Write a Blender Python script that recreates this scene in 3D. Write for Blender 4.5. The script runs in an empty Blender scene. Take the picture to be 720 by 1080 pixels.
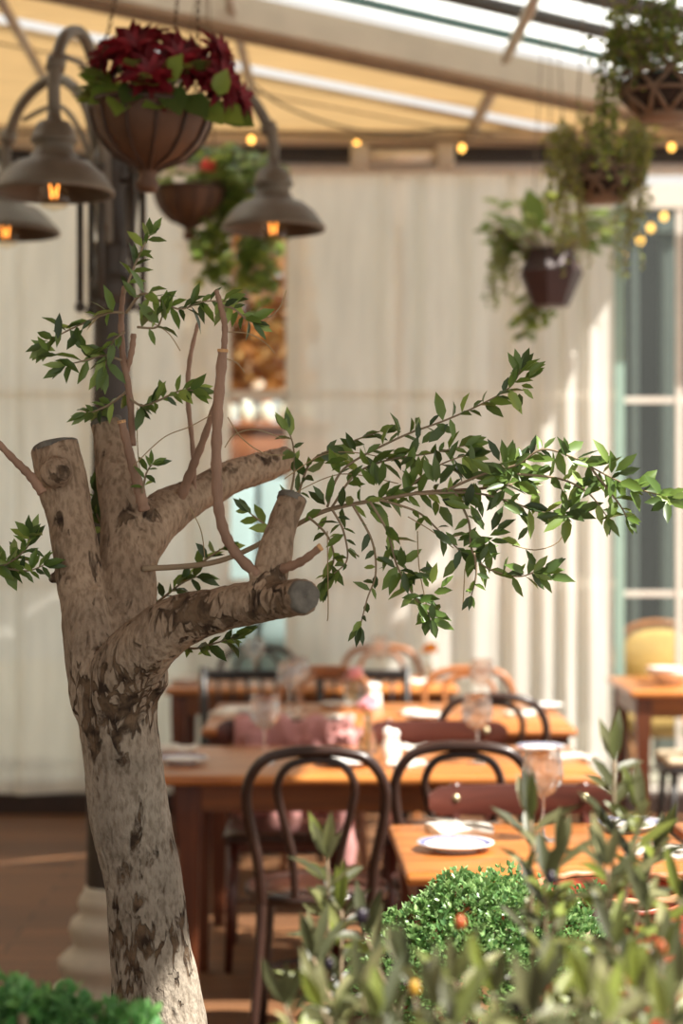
import bpy, math, random
from mathutils import Vector, Matrix, noise
random.seed(7)
C = bpy.context.scene.collection
R = math.radians
F = 2000.0                     # focal length in pixels of the 720x1080 frame
CAMZ, HY = 1.53, 550.0

def P(px, py, Z):              # a point at a given distance seen at that pixel
    return Vector(((px - 360) * Z / F, Z, CAMZ + (HY - py) * Z / F))
def X(px, Z): return (px - 360) * Z / F
def rnd(a, b): return random.uniform(a, b)

# ------------------------------------------------------------------ mesh kit
class MB:
    def __init__(s): s.v = []; s.f = []
    def add(s, vs, fs):
        b = len(s.v); s.v.extend([tuple(v) for v in vs]); s.f.extend([tuple(b + i for i in f) for f in fs])
    def box(s, c, d, rz=0.0, bev=0.0, rx=0.0, ry=0.0):
        hx, hy, hz = d[0] / 2, d[1] / 2, d[2] / 2
        b = min(bev, hx * .9, hy * .9, hz * .9)
        M = Matrix.Translation(c) @ Matrix.Rotation(rz, 4, 'Z') @ Matrix.Rotation(ry, 4, 'Y') @ Matrix.Rotation(rx, 4, 'X')
        if b <= 0:
            vs = [M @ Vector((x, y, z)) for z in (-hz, hz) for y in (-hy, hy) for x in (-hx, hx)]
            s.add(vs, [(0, 2, 3, 1), (4, 5, 7, 6), (0, 1, 5, 4), (2, 6, 7, 3), (0, 4, 6, 2), (1, 3, 7, 5)])
            return
        # rounded rectangle rings
        rings = []
        def ring(ix, iy, z):
            pts = []
            r = b
            for (sx, sy, a0) in ((1, 1, 0), (-1, 1, 90), (-1, -1, 180), (1, -1, 270)):
                for k in range(4):
                    a = R(a0 + 30 * k)
                    pts.append(M @ Vector((sx * (hx - r) + (r - ix) * math.cos(a), sy * (hy - r) + (r - iy) * math.sin(a), z)))
            return pts
        for (ins, z) in ((b, -hz), (b * .3, -hz + b * .3), (0, -hz + b), (0, hz - b), (b * .3, hz - b * .3), (b, hz)):
            rings.append(ring(ins, ins, z))
        s.loft(rings, True, True)
    def loft(s, rings, cap0=True, cap1=True, closed=True):
        n = len(rings[0]); vs = [p for r in rings for p in r]; fs = []
        for i in range(len(rings) - 1):
            for j in range(n if closed else n - 1):
                k = (j + 1) % n
                fs.append((i * n + j, i * n + k, (i + 1) * n + k, (i + 1) * n + j))
        if cap0: fs.append(tuple(reversed(range(n))))
        if cap1: fs.append(tuple((len(rings) - 1) * n + j for j in range(n)))
        s.add(vs, fs)
    def tube(s, pts, rad, seg=8, cap=True, closed=False):
        pts = [Vector(p) for p in pts]; n = len(pts)
        if not hasattr(rad, '__len__'): rad = [rad] * n
        rings = []; prev = None
        for i, p in enumerate(pts):
            if closed: t = pts[(i + 1) % n] - pts[i - 1]
            elif i == 0: t = pts[1] - p
            elif i == n - 1: t = p - pts[-2]
            else: t = pts[i + 1] - pts[i - 1]
            if t.length < 1e-9: t = Vector((0, 0, 1))
            t.normalize()
            if prev is None:
                a = Vector((0, 0, 1)) if abs(t.z) < .9 else Vector((1, 0, 0))
                u = t.cross(a).normalized()
            else:
                u = prev - t * prev.dot(t)
                u = u.normalized() if u.length > 1e-6 else t.orthogonal().normalized()
            prev = u; w = t.cross(u)
            rings.append([p + (u * math.cos(2 * math.pi * k / seg) + w * math.sin(2 * math.pi * k / seg)) * rad[i] for k in range(seg)])
        if closed:
            rings.append(rings[0]); s.loft(rings, False, False)
        else: s.loft(rings, cap, cap)
    def lathe(s, prof, c=(0, 0, 0), seg=24, cap0=False, cap1=False, sx=1, sy=1, wob=None, M=None):
        rings = []
        for (r, z) in prof:
            rg = []
            for k in range(seg):
                a = 2 * math.pi * k / seg
                rr = r * (wob(a, z) if wob else 1)
                p = Vector((rr * math.cos(a) * sx, rr * math.sin(a) * sy, z))
                if M: p = M @ p
                rg.append(p + Vector(c))
            rings.append(rg)
        s.loft(rings, cap0, cap1)
    def ball(s, c, r, seg=12, n=8, sz=1.0):
        prof = [(max(r * math.sin(math.pi * i / n), r * .02), -r * sz * math.cos(math.pi * i / n)) for i in range(n + 1)]
        s.lathe(prof, c, seg, True, True)
    def leaf(s, base, d, up, L, W, bend=.15, fold=.18):
        d = Vector(d).normalized(); up = Vector(up)
        sd = d.cross(up)
        if sd.length < 1e-4: sd = d.orthogonal()
        sd.normalize(); n = sd.cross(d).normalized()
        base = Vector(base)
        def q(t, w, h): return base + d * (L * t) + sd * (W * w) + n * (L * h)
        vs = [q(0, 0, 0), q(.3, -.42, fold * .25 - bend * .06), q(.3, 0, -bend * .06), q(.3, .42, fold * .25 - bend * .06),
              q(.65, -.4, fold * .25 - bend * .4), q(.65, 0, -bend * .4), q(.65, .4, fold * .25 - bend * .4), q(1, 0, -bend)]
        s.add(vs, [(0, 2, 1), (0, 3, 2), (1, 2, 5, 4), (2, 3, 6, 5), (4, 5, 7), (5, 6, 7)])
    def leaf4(s, base, d, up, L, W):
        d = Vector(d).normalized(); sd = d.cross(Vector(up))
        if sd.length < 1e-4: sd = d.orthogonal()
        sd.normalize(); base = Vector(base); n = sd.cross(d)
        s.add([base, base + d * L * .55 + sd * W * .5, base + d * L, base + d * L * .55 - sd * W * .5], [(0, 1, 2), (0, 2, 3)])
    def build(s, name, mat, parent=None, smooth=True, loc=None):
        me = bpy.data.meshes.new(name); me.from_pydata(s.v, [], s.f); me.update()
        if smooth:
            me.polygons.foreach_set('use_smooth', [True] * len(me.polygons))
        return link(name, me, mat, parent, loc)

def link(name, me, mat, parent=None, loc=None):
    o = bpy.data.objects.new(name, me)
    if mat: me.materials.append(mat)
    C.objects.link(o)
    if parent: o.parent = parent
    if loc: o.location = loc
    return o
def auto_sharp(o, ang=35):
    o.data.set_sharp_from_angle(angle=R(ang)); return o

def tag(o, label, cat, group=None, kind=None):
    o['label'] = label; o['category'] = cat
    if group: o['group'] = group
    if kind: o['kind'] = kind
    return o
def thing(name, label, cat, loc=(0, 0, 0), rz=0, group=None):
    o = bpy.data.objects.new(name, None); C.objects.link(o)
    o.location = loc; o.rotation_euler = (0, 0, rz); o.empty_display_size = .1
    return tag(o, label, cat, group)
def struct(name, mb, mat, smooth=False, parent=None):
    o = mb.build(name, mat, parent, smooth)
    if not parent: o['kind'] = 'structure'
    return o
def copy_tree(o, parent=None):
    c = o.copy(); C.objects.link(c)
    if parent: c.parent = parent
    for ch in list(o.children): copy_tree(ch, c)
    return c
def spl(pts, n=8, closed=False):
    """Catmull-Rom through the points (any tuple length)."""
    pts = [tuple(p) for p in pts]; m = len(pts); out = []
    rng = range(m) if closed else range(m - 1)
    for i in rng:
        p0 = pts[(i - 1) % m] if (closed or i > 0) else pts[0]
        p1 = pts[i]; p2 = pts[(i + 1) % m]
        p3 = pts[(i + 2) % m] if (closed or i + 2 < m) else pts[-1]
        for k in range(n):
            t = k / n
            out.append(tuple(.5 * (2 * b + (c - a) * t + (2 * a - 5 * b + 4 * c - d) * t * t + (3 * b - a - 3 * c + d) * t ** 3)
                             for a, b, c, d in zip(p0, p1, p2, p3)))
    if not closed: out.append(pts[-1])
    return out

# ------------------------------------------------------------------ materials
def newmat(name):
    m = bpy.data.materials.new(name); m.use_nodes = True
    nt = m.node_tree; nt.nodes.clear()
    return m, nt, nt.nodes.new('ShaderNodeOutputMaterial')
def N(nt, t, **kw):
    n = nt.nodes.new('ShaderNode' + t)
    for k, v in kw.items(): setattr(n, k, v)
    return n
def ramp(nt, fac, stops):
    r = N(nt, 'ValToRGB'); e = r.color_ramp.elements
    while len(e) < len(stops): e.new(.5)
    for i, (p, c) in enumerate(stops):
        e[i].position = p; e[i].color = (*c, 1) if len(c) == 3 else c
    nt.links.new(fac, r.inputs[0]); return r.outputs[0]
def srgb(r, g, b):
    f = lambda c: (c / 255 / 12.92) if c / 255 <= .04045 else ((c / 255 + .055) / 1.055) ** 2.4
    return (f(r), f(g), f(b))
def mat(name, col, rough=.5, metal=0, var=.12, scale=12, bump=0, bscale=60, spec=.5, coat=0, stretch=(1, 1, 1)):
    m, nt, out = newmat(name)
    b = N(nt, 'BsdfPrincipled')
    tc = N(nt, 'TexCoord'); mp = N(nt, 'Mapping'); mp.inputs['Scale'].default_value = stretch
    nt.links.new(tc.outputs['Object'], mp.inputs[0])
    nz = N(nt, 'TexNoise'); nz.inputs['Scale'].default_value = scale; nz.inputs['Detail'].default_value = 5
    nt.links.new(mp.outputs[0], nz.inputs['Vector'])
    lo = tuple(c * (1 - var) for c in col); hi = tuple(min(1, c * (1 + var)) for c in col)
    nt.links.new(ramp(nt, nz.outputs[0], [(.3, lo), (.7, hi)]), b.inputs['Base Color'])
    b.inputs['Roughness'].default_value = rough; b.inputs['Metallic'].default_value = metal
    b.inputs['Specular IOR Level'].default_value = spec; b.inputs['Coat Weight'].default_value = coat
    if bump:
        n2 = N(nt, 'TexNoise'); n2.inputs['Scale'].default_value = bscale; n2.inputs['Detail'].default_value = 4
        nt.links.new(mp.outputs[0], n2.inputs['Vector'])
        bp = N(nt, 'Bump'); bp.inputs['Strength'].default_value = bump; bp.inputs['Distance'].default_value = .01
        nt.links.new(n2.outputs[0], bp.inputs['Height']); nt.links.new(bp.outputs[0], b.inputs['Normal'])
    nt.links.new(b.outputs[0], out.inputs[0])
    return m
def wood(name, c1, c2, rough=.35, along=(1, 14, 14), scale=2.2, coat=.15):
    m, nt, out = newmat(name)
    b = N(nt, 'BsdfPrincipled'); tc = N(nt, 'TexCoord'); mp = N(nt, 'Mapping')
    mp.inputs['Scale'].default_value = along
    nt.links.new(tc.outputs['Object'], mp.inputs[0])
    nz = N(nt, 'TexNoise'); nz.inputs['Scale'].default_value = scale; nz.inputs['Detail'].default_value = 6; nz.inputs['Distortion'].default_value = .6
    nt.links.new(mp.outputs[0], nz.inputs['Vector'])
    nt.links.new(ramp(nt, nz.outputs[0], [(.3, c1), (.52, tuple((a + d) / 2 for a, d in zip(c1, c2))), (.7, c2)]), b.inputs['Base Color'])
    b.inputs['Roughness'].default_value = rough; b.inputs['Coat Weight'].default_value = coat; b.inputs['Coat Roughness'].default_value = .25
    bp = N(nt, 'Bump'); bp.inputs['Strength'].default_value = .12; bp.inputs['Distance'].default_value = .004
    nt.links.new(nz.outputs[0], bp.inputs['Height']); nt.links.new(bp.outputs[0], b.inputs['Normal'])
    nt.links.new(b.outputs[0], out.inputs[0])
    return m
def leafmat(name, cols, under, trans=.3, rough=.4):
    m, nt, out = newmat(name)
    g = N(nt, 'NewGeometry'); b = N(nt, 'BsdfPrincipled'); t = N(nt, 'BsdfTranslucent'); mx = N(nt, 'MixShader')
    n = len(cols)
    c = ramp(nt, g.outputs['Random Per Island'], [(i / max(1, n - 1), q) for i, q in enumerate(cols)])
    cm = N(nt, 'MixRGB'); nt.links.new(g.outputs['Backfacing'], cm.inputs[0]); nt.links.new(c, cm.inputs[1]); cm.inputs[2].default_value = (*under, 1)
    nt.links.new(cm.outputs[0], b.inputs['Base Color'])
    hs = N(nt, 'HueSaturation'); hs.inputs['Value'].default_value = 1.5; hs.inputs['Saturation'].default_value = 1.0; hs.inputs['Hue'].default_value = .49
    nt.links.new(c, hs.inputs['Color']); nt.links.new(hs.outputs[0], t.inputs[0])
    b.inputs['Roughness'].default_value = rough
    mx.inputs[0].default_value = trans
    nt.links.new(b.outputs[0], mx.inputs[1]); nt.links.new(t.outputs[0], mx.inputs[2]); nt.links.new(mx.outputs[0], out.inputs[0])
    return m
def fabric(name, col, trans=.5, transp=0, weave=0, tcol=None, seam=None):
    m, nt, out = newmat(name)
    d = N(nt, 'BsdfDiffuse'); t = N(nt, 'BsdfTranslucent'); mx = N(nt, 'MixShader'); mx.inputs[0].default_value = trans
    tc = N(nt, 'TexCoord'); nz = N(nt, 'TexNoise'); nz.inputs['Scale'].default_value = 6; nz.inputs['Detail'].default_value = 6
    mp = N(nt, 'Mapping'); mp.inputs['Scale'].default_value = seam or (1, 1, 1)
    nt.links.new(tc.outputs['Object'], mp.inputs[0]); nt.links.new(mp.outputs[0], nz.inputs['Vector'])
    c = ramp(nt, nz.outputs[0], [(.3, tuple(x * .9 for x in col)), (.7, tuple(min(1, x * 1.06) for x in col))])
    nt.links.new(c, d.inputs[0])
    if tcol: t.inputs[0].default_value = (*tcol, 1)
    else: nt.links.new(c, t.inputs[0])
    nt.links.new(d.outputs[0], mx.inputs[1]); nt.links.new(t.outputs[0], mx.inputs[2])
    last = mx.outputs[0]
    if transp:
        tp = N(nt, 'BsdfTransparent'); m2 = N(nt, 'MixShader'); m2.inputs[0].default_value = transp
        nt.links.new(last, m2.inputs[1]); nt.links.new(tp.outputs[0], m2.inputs[2]); last = m2.outputs[0]
    nt.links.new(last, out.inputs[0])
    return m
def glassmat(name, tint=(1, 1, 1), refl=1.0, ior=1.45, rough=.02):
    m, nt, out = newmat(name)
    tp = N(nt, 'BsdfTransparent'); tp.inputs[0].default_value = (*tint, 1)
    gl = N(nt, 'BsdfGlossy'); gl.inputs['Roughness'].default_value = rough
    fr = N(nt, 'LayerWeight'); pw = N(nt, 'Math', operation='POWER'); pw.inputs[1].default_value = 3.2
    nt.links.new(fr.outputs['Facing'], pw.inputs[0])
    mt = N(nt, 'Math', operation='MULTIPLY_ADD'); mt.inputs[1].default_value = .5 * refl; mt.inputs[2].default_value = .04 * refl; mt.use_clamp = True
    mx = N(nt, 'MixShader')
    nt.links.new(pw.outputs[0], mt.inputs[0]); nt.links.new(mt.outputs[0], mx.inputs[0])
    nt.links.new(tp.outputs[0], mx.inputs[1]); nt.links.new(gl.outputs[0], mx.inputs[2]); nt.links.new(mx.outputs[0], out.inputs[0])
    return m
def realglass(name, tint, fac, rough=0.0):
    m = glassmat(name, tint, 1.7, 1.5, .03); nt = m.node_tree
    out = [n for n in nt.nodes if n.type == 'OUTPUT_MATERIAL'][0]; src = out.inputs[0].links[0].from_socket
    g = N(nt, 'BsdfGlass'); g.inputs['IOR'].default_value = 1.45; g.inputs['Roughness'].default_value = rough; g.inputs['Color'].default_value = (*tint, 1)
    mx = N(nt, 'MixShader'); mx.inputs[0].default_value = fac
    nt.links.new(src, mx.inputs[1]); nt.links.new(g.outputs[0], mx.inputs[2]); nt.links.new(mx.outputs[0], out.inputs[0])
    return m
def emit(name, col, st):
    m, nt, out = newmat(name); e = N(nt, 'Emission'); e.inputs[0].default_value = (*col, 1); e.inputs[1].default_value = st
    nt.links.new(e.outputs[0], out.inputs[0]); return m

def floormat():
    m, nt, out = newmat('deck_planks')
    b = N(nt, 'BsdfPrincipled'); tc = N(nt, 'TexCoord')
    br = N(nt, 'TexBrick'); br.inputs['Scale'].default_value = 1; br.inputs['Brick Width'].default_value = 2.4; br.inputs['Row Height'].default_value = .14
    br.inputs['Mortar Size'].default_value = .004
    br.inputs['Color1'].default_value = (*srgb(132, 92, 60), 1); br.inputs['Color2'].default_value = (*srgb(104, 71, 46), 1); br.inputs['Mortar'].default_value = (*srgb(40, 26, 18), 1)
    nt.links.new(tc.outputs['Object'], br.inputs[0])
    mp = N(nt, 'Mapping'); mp.inputs['Scale'].default_value = (1.5, 22, 1); nt.links.new(tc.outputs['Object'], mp.inputs[0])
    nz = N(nt, 'TexNoise'); nz.inputs['Scale'].default_value = 2; nz.inputs['Detail'].default_value = 6; nt.links.new(mp.outputs[0], nz.inputs[0])
    mm = N(nt, 'MixRGB', blend_type='MULTIPLY'); mm.inputs[0].default_value = .6
    nt.links.new(br.outputs[0], mm.inputs[1]); nt.links.new(ramp(nt, nz.outputs[0], [(.25, (.45, .42, .4)), (.7, (1.1, 1.05, 1))]), mm.inputs[2])
    nt.links.new(mm.outputs[0], b.inputs['Base Color']); b.inputs['Roughness'].default_value = .55
    nt.links.new(b.outputs[0], out.inputs[0]); return m
def barkmat():
    m, nt, out = newmat('bark')
    L = nt.links.new
    b = N(nt, 'BsdfPrincipled'); tc = N(nt, 'TexCoord'); b.inputs['Roughness'].default_value = .85; b.inputs['Specular IOR Level'].default_value = .25
    def nz(sc, det, st=(1, 1, 1), dist=0.0):
        mp = N(nt, 'Mapping'); mp.inputs['Scale'].default_value = st; L(tc.outputs['Object'], mp.inputs[0])
        n = N(nt, 'TexNoise'); n.inputs['Scale'].default_value = sc; n.inputs['Detail'].default_value = det; n.inputs['Distortion'].default_value = dist
        L(mp.outputs[0], n.inputs[0]); return n.outputs[0]
    big = nz(9, 4); fine = nz(120, 9, (1, 1, .5)); patch = nz(13, 12, (1.2, 1.2, .7), .5); speck = nz(42, 5)
    sep = N(nt, 'SeparateXYZ'); L(tc.outputs['Object'], sep.inputs[0])
    mr = N(nt, 'MapRange'); mr.inputs[1].default_value = 1.05; mr.inputs[2].default_value = 1.45; L(sep.outputs[2], mr.inputs[0])
    lowc = ramp(nt, big, [(.3, srgb(136, 126, 113)), (.7, srgb(178, 166, 150))])
    hic = ramp(nt, big, [(.3, srgb(132, 112, 93)), (.7, srgb(180, 156, 131))])
    m1 = N(nt, 'MixRGB'); L(mr.outputs[0], m1.inputs[0]); L(lowc, m1.inputs[1]); L(hic, m1.inputs[2])
    m2 = N(nt, 'MixRGB', blend_type='MULTIPLY'); m2.inputs[0].default_value = .75
    L(m1.outputs[0], m2.inputs[1]); L(ramp(nt, fine, [(.34, (.5, .46, .42)), (.56, (1, 1, 1))]), m2.inputs[2])
    # flaking dark scars, most of them at the fork
    at = N(nt, 'Attribute'); at.attribute_name = 'scar'; at2 = N(nt, 'Attribute'); at2.attribute_name = 'crack'
    ragged = nz(34, 10, (1.4, 1.4, .6), .6)
    ad = N(nt, 'Math', operation='MULTIPLY_ADD'); L(at.outputs['Fac'], ad.inputs[0]); ad.inputs[1].default_value = .21; L(ragged, ad.inputs[2])
    # long upright cracks
    mpv = N(nt, 'Mapping'); mpv.inputs['Scale'].default_value = (1, 1, .28); L(tc.outputs['Object'], mpv.inputs[0])
    wn = N(nt, 'TexNoise'); wn.inputs['Scale'].default_value = 22; L(mpv.outputs[0], wn.inputs[0])
    wv = N(nt, 'MixRGB', blend_type='LINEAR_LIGHT'); wv.inputs[0].default_value = .035; L(mpv.outputs[0], wv.inputs[1]); L(wn.outputs[1], wv.inputs[2])
    vo = N(nt, 'TexVoronoi', feature='DISTANCE_TO_EDGE'); vo.inputs['Scale'].default_value = 46; L(wv.outputs[0], vo.inputs[0])
    ce = N(nt, 'MapRange'); ce.inputs[1].default_value = .0; ce.inputs[2].default_value = .16; ce.inputs[3].default_value = 1; ce.inputs[4].default_value = 0; L(vo.outputs[0], ce.inputs[0])
    cr = N(nt, 'Math', operation='MULTIPLY'); L(ce.outputs[0], cr.inputs[0]); L(at2.outputs['Fac'], cr.inputs[1])
    ad2 = N(nt, 'Math', operation='MULTIPLY_ADD'); L(cr.outputs[0], ad2.inputs[0]); ad2.inputs[1].default_value = .42; L(ad.outputs[0], ad2.inputs[2])
    mask = ramp(nt, ad2.outputs[0], [(.66, (0, 0, 0)), (.74, (1, 1, 1))])
    m3 = N(nt, 'MixRGB'); L(mask, m3.inputs[0]); L(m2.outputs[0], m3.inputs[1])
    L(ramp(nt, speck, [(.35, srgb(50, 38, 29)), (.6, srgb(112, 92, 72))]), m3.inputs[2])
    L(m3.outputs[0], b.inputs['Base Color'])
    h = N(nt, 'Math', operation='ADD'); L(fine, h.inputs[0]); L(ragged, h.inputs[1])
    s2 = N(nt, 'Math', operation='SUBTRACT'); L(h.outputs[0], s2.inputs[0]); L(mask, s2.inputs[1])
    bp = N(nt, 'Bump'); bp.inputs['Strength'].default_value = .8; bp.inputs['Distance'].default_value = .008
    L(s2.outputs[0], bp.inputs['Height']); L(bp.outputs[0], b.inputs['Normal'])
    L(b.outputs[0], out.inputs[0]); return m

M = {}
M['bark'] = barkmat()
M['shoot'] = mat('shoot_bark', srgb(142, 112, 92), .75, var=.25, scale=30, bump=.3, bscale=90, stretch=(1, 1, .3))
M['twig'] = mat('twig_bark', srgb(140, 122, 98), .8, var=.2)
M['tendril'] = mat('tendril', srgb(158, 138, 104), .8, var=.15)
M['cut'] = mat('cut_wood', srgb(98, 94, 86), .9, var=.3, scale=60, bump=.2)
M['cut_pale'] = mat('cut_pale', srgb(205, 160, 110), .8, var=.2, scale=60)
M['leaf'] = leafmat('tree_leaf', [srgb(44, 62, 34), srgb(82, 108, 48), srgb(108, 136, 62), srgb(58, 78, 48), srgb(96, 120, 56), srgb(142, 166, 84)], srgb(136, 150, 100), .3, .35)
M['olive_leaf'] = leafmat('olive_leaf', [srgb(54, 58, 38), srgb(84, 86, 56), srgb(66, 72, 46), srgb(116, 115, 80), srgb(126, 138, 58), srgb(80, 84, 54), srgb(164, 162, 116)], srgb(138, 136, 106), .25, .42)
M['box_leaf'] = leafmat('box_leaf', [srgb(66, 104, 60), srgb(104, 144, 84), srgb(156, 186, 120), srgb(84, 124, 72)], srgb(142, 172, 116), .25, .28)
M['box_leaf_bright'] = leafmat('box_leaf_bright', [srgb(62, 118, 62), srgb(96, 156, 84), srgb(128, 182, 104), srgb(80, 140, 76)], srgb(120, 166, 110), .3, .4)
M['ivy'] = leafmat('ivy_leaf', [srgb(74, 96, 46), srgb(112, 134, 60), srgb(150, 164, 78), srgb(88, 112, 56)], srgb(124, 140, 84), .4)
M['fern'] = leafmat('fern_leaf', [srgb(84, 104, 48), srgb(130, 144, 66), srgb(168, 168, 72), srgb(98, 120, 58)], srgb(144, 150, 90), .4)
M['broad'] = leafmat('broad_leaf', [srgb(58, 84, 34), srgb(130, 150, 60), srgb(92, 116, 46), srgb(50, 72, 34)], srgb(140, 150, 80), .3)
M['red'] = leafmat('red_bract', [srgb(84, 4, 16), srgb(132, 8, 26), srgb(108, 6, 20), srgb(150, 12, 34)], srgb(104, 10, 26), .12, .6)
M['autumn'] = leafmat('autumn_leaf', [srgb(142, 88, 36), srgb(176, 120, 54), srgb(124, 74, 36), srgb(190, 148, 90), srgb(158, 100, 44)], srgb(200, 140, 70), .35)
M['pink'] = leafmat('pink_petal', [srgb(244, 196, 206), srgb(250, 214, 220)], srgb(246, 204, 214), .15)
M['coral'] = leafmat('coral_petal', [srgb(236, 92, 88), srgb(244, 120, 108)], srgb(240, 120, 110), .25)
M['yellow'] = leafmat('yellow_petal', [srgb(240, 190, 50), srgb(236, 160, 40)], srgb(240, 200, 80), .3)
M['lilac'] = leafmat('lilac_petal', [srgb(150, 130, 160), srgb(190, 170, 190)], srgb(180, 160, 180), .3)
M['floor'] = floormat()
M['table'] = wood('table_wood', srgb(152, 84, 36), srgb(204, 132, 66), .28, coat=.25)
M['table_base'] = wood('table_base_wood', srgb(106, 56, 16), srgb(146, 84, 28), .42)
M['leg_v'] = wood('leg_wood', srgb(76, 36, 20), srgb(108, 56, 28), .45, along=(14, 14, 1))
M['dark'] = mat('dark_bentwood', srgb(52, 34, 28), .28, var=.3, scale=8, coat=.3)
M['dark_seat'] = mat('dark_seat', srgb(66, 40, 30), .32, var=.3, scale=20, coat=.2)
M['light'] = mat('light_bentwood', srgb(158, 100, 56), .35, var=.25, scale=8, coat=.2)
M['light_seat'] = mat('cane_seat', srgb(186, 140, 90), .6, var=.2, scale=90)
M['rail'] = wood('rail_wood', srgb(72, 34, 27), srgb(102, 52, 40), .3)
M['black'] = mat('black_paint', srgb(30, 24, 22), .4, var=.2)
M['bolt'] = mat('brass_bolt', srgb(200, 186, 150), .35, .7, var=.1)
M['lamp'] = mat('lamp_metal', srgb(112, 103, 88), .55, .2, var=.2, scale=9, bump=.08)
M['lamp_in'] = mat('lamp_inner', srgb(84, 72, 58), .5, .2)
M['pole'] = mat('pole_metal', srgb(64, 57, 49), .5, .2, var=.2, scale=7)
M['stone'] = mat('base_paint', srgb(184, 176, 158), .6, var=.12)
M['bulb'] = glassmat('bulb_glass', (1, .93, .82), 1.0)
M['fil'] = emit('filament', (1, .34, .06), 4)
M['fairy'] = emit('fairy_bulb', (1, .5, .1), 5)
M['bowl'] = mat('bowl_metal', srgb(92, 64, 44), .55, .25, var=.25, scale=9, bump=.1)
M['rib'] = mat('rib_metal', srgb(66, 46, 34), .5, .35, var=.25)
M['chain'] = mat('chain_metal', srgb(92, 70, 46), .4, .7)
M['cord'] = mat('cord', srgb(120, 104, 84), .8)
M['lattice'] = mat('lattice_wood', srgb(120, 98, 78), .7, var=.2)
M['liner'] = mat('coir_liner', srgb(46, 34, 26), .95, var=.4, scale=40, bump=.4)
M['pot_dark'] = mat('dark_pot', srgb(62, 40, 40), .5, var=.2)
M['soil'] = mat('soil', srgb(60, 44, 32), .95, var=.4, scale=30, bump=.5)
M['curtain'] = fabric('sheer_curtain', srgb(242, 237, 228), .5, .1, seam=(3, 3, .4))
M['awning'] = fabric('awning_fabric', (.68, .565, .39), .6, 0, seam=(.4, 6, 1))
M['frost'] = fabric('frosted_glass', (.93, .96, .96), .85)
M['white_frame'] = mat('white_frame', srgb(222, 214, 202), .5, var=.05)
M['steel'] = mat('grey_steel', srgb(190, 178, 160), .45, .2, var=.08)
M['beam'] = mat('beam_paint', srgb(184, 168, 146), .55, var=.1, scale=5)
M['beam_underside_shade'] = wood('beam_underside_shade', srgb(126, 100, 74), srgb(150, 122, 92), .6)
M['dark_bar'] = mat('dark_bar', srgb(46, 40, 36), .5)
M['green_edge'] = mat('green_edge', srgb(40, 70, 62), .3)
M['plinth'] = mat('plinth', srgb(52, 36, 28), .6, var=.2)
M['pane'] = glassmat('window_pane', (.9, .95, .93), .9)
M['pane_edge'] = mat('pane_edge', srgb(146, 172, 160), .3, var=.04)
M['china'] = mat('china', srgb(240, 238, 234), .18, var=.03)
M['china_rim'] = mat('china_pattern', srgb(120, 124, 170), .2, var=.5, scale=70)
M['napkin'] = fabric('paper_napkin', srgb(242, 236, 226), .25)
M['cutlery'] = mat('cutlery', srgb(200, 196, 190), .2, .95)
M['glass'] = realglass('wine_glass', (.98, .98, .98), .25)
M['glass_solid'] = realglass('glass_stem', (.98, .98, .98), .75)
M['vase'] = realglass('vase_glass', (.95, .97, .96), .5)
M['water'] = glassmat('vase_water', (.9, .94, .93), 1.0, 1.33)
M['shaker'] = mat('shaker', srgb(236, 230, 220), .25, var=.05)
M['cloth_pink'] = fabric('pink_knit', srgb(206, 152, 148), .2)
M['velvet'] = mat('mustard_fabric', srgb(196, 156, 92), .9, var=.15, scale=40, bump=.2)
M['wicker'] = wood('red_wicker', srgb(120, 44, 28), srgb(176, 78, 48), .5, along=(6, 6, 60))
M['wicker_rim'] = mat('wicker_rim', srgb(176, 122, 88), .5, var=.2, scale=60)
M['roof_light_blocker'] = wood('light_blocker_boards', srgb(150, 112, 76), srgb(180, 140, 98), .7)
M['wall'] = mat('light_blocker_paint', srgb(206, 192, 168), .8, var=.05)
M['planter'] = wood('planter_wood', srgb(96, 66, 44), srgb(132, 96, 66), .7)
M['reflection_dark'] = mat('dark_door_reflection', srgb(30, 29, 27), .8, var=.25, scale=2)
M['pale'] = mat('pale_curtain_reflection', srgb(92, 97, 93), .7, var=.08)
M['ground'] = mat('paving', srgb(150, 140, 126), .85, var=.1, scale=4)
M['cab_red'] = wood('cabinet_wood', srgb(140, 78, 52), srgb(176, 108, 72), .6)
M['cab_blue'] = mat('cabinet_blue', srgb(176, 192, 196), .6, var=.06)
M['jar'] = mat('jar', srgb(236, 226, 208), .3, var=.05)
M['cloth_beige'] = fabric('beige_cushion', srgb(214, 196, 168), .1)
M['olive_black'] = mat('ripe_olive', srgb(34, 26, 38), .25, var=.3)
M['olive_orange'] = mat('turning_olive', srgb(168, 82, 44), .3, var=.2)
M['olive_yellow'] = mat('yellow_olive', srgb(190, 146, 56), .3, var=.2)
M['heater_tube'] = mat('heater_tube', srgb(226, 214, 196), .3, .2)

# ------------------------------------------------------------------ the setting
ROOF_EDGE = 1.95
def zr(y): return 4.5 - .1 * y
b = MB(); b.box((0, 4.8, -.05), (9, 10.4, .1)); struct('floor', b, M['floor'])
b = MB(); b.box((0, 16, -.12), (30, 12, .1)); o = struct('ground_outside', b, M['ground'])
b = MB(); b.box((-4.45, 4.6, 2.2), (.1, 10.4, 4.4)); struct('wall_light_blocker', b, M['wall'])  # unseen wall, added to cut the ambient light inside
b = MB(); b.box((-1.0, 9.93, .055), (6.0, .1, .11), bev=.01); struct('baseboard_back', b, M['plinth'])
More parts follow.
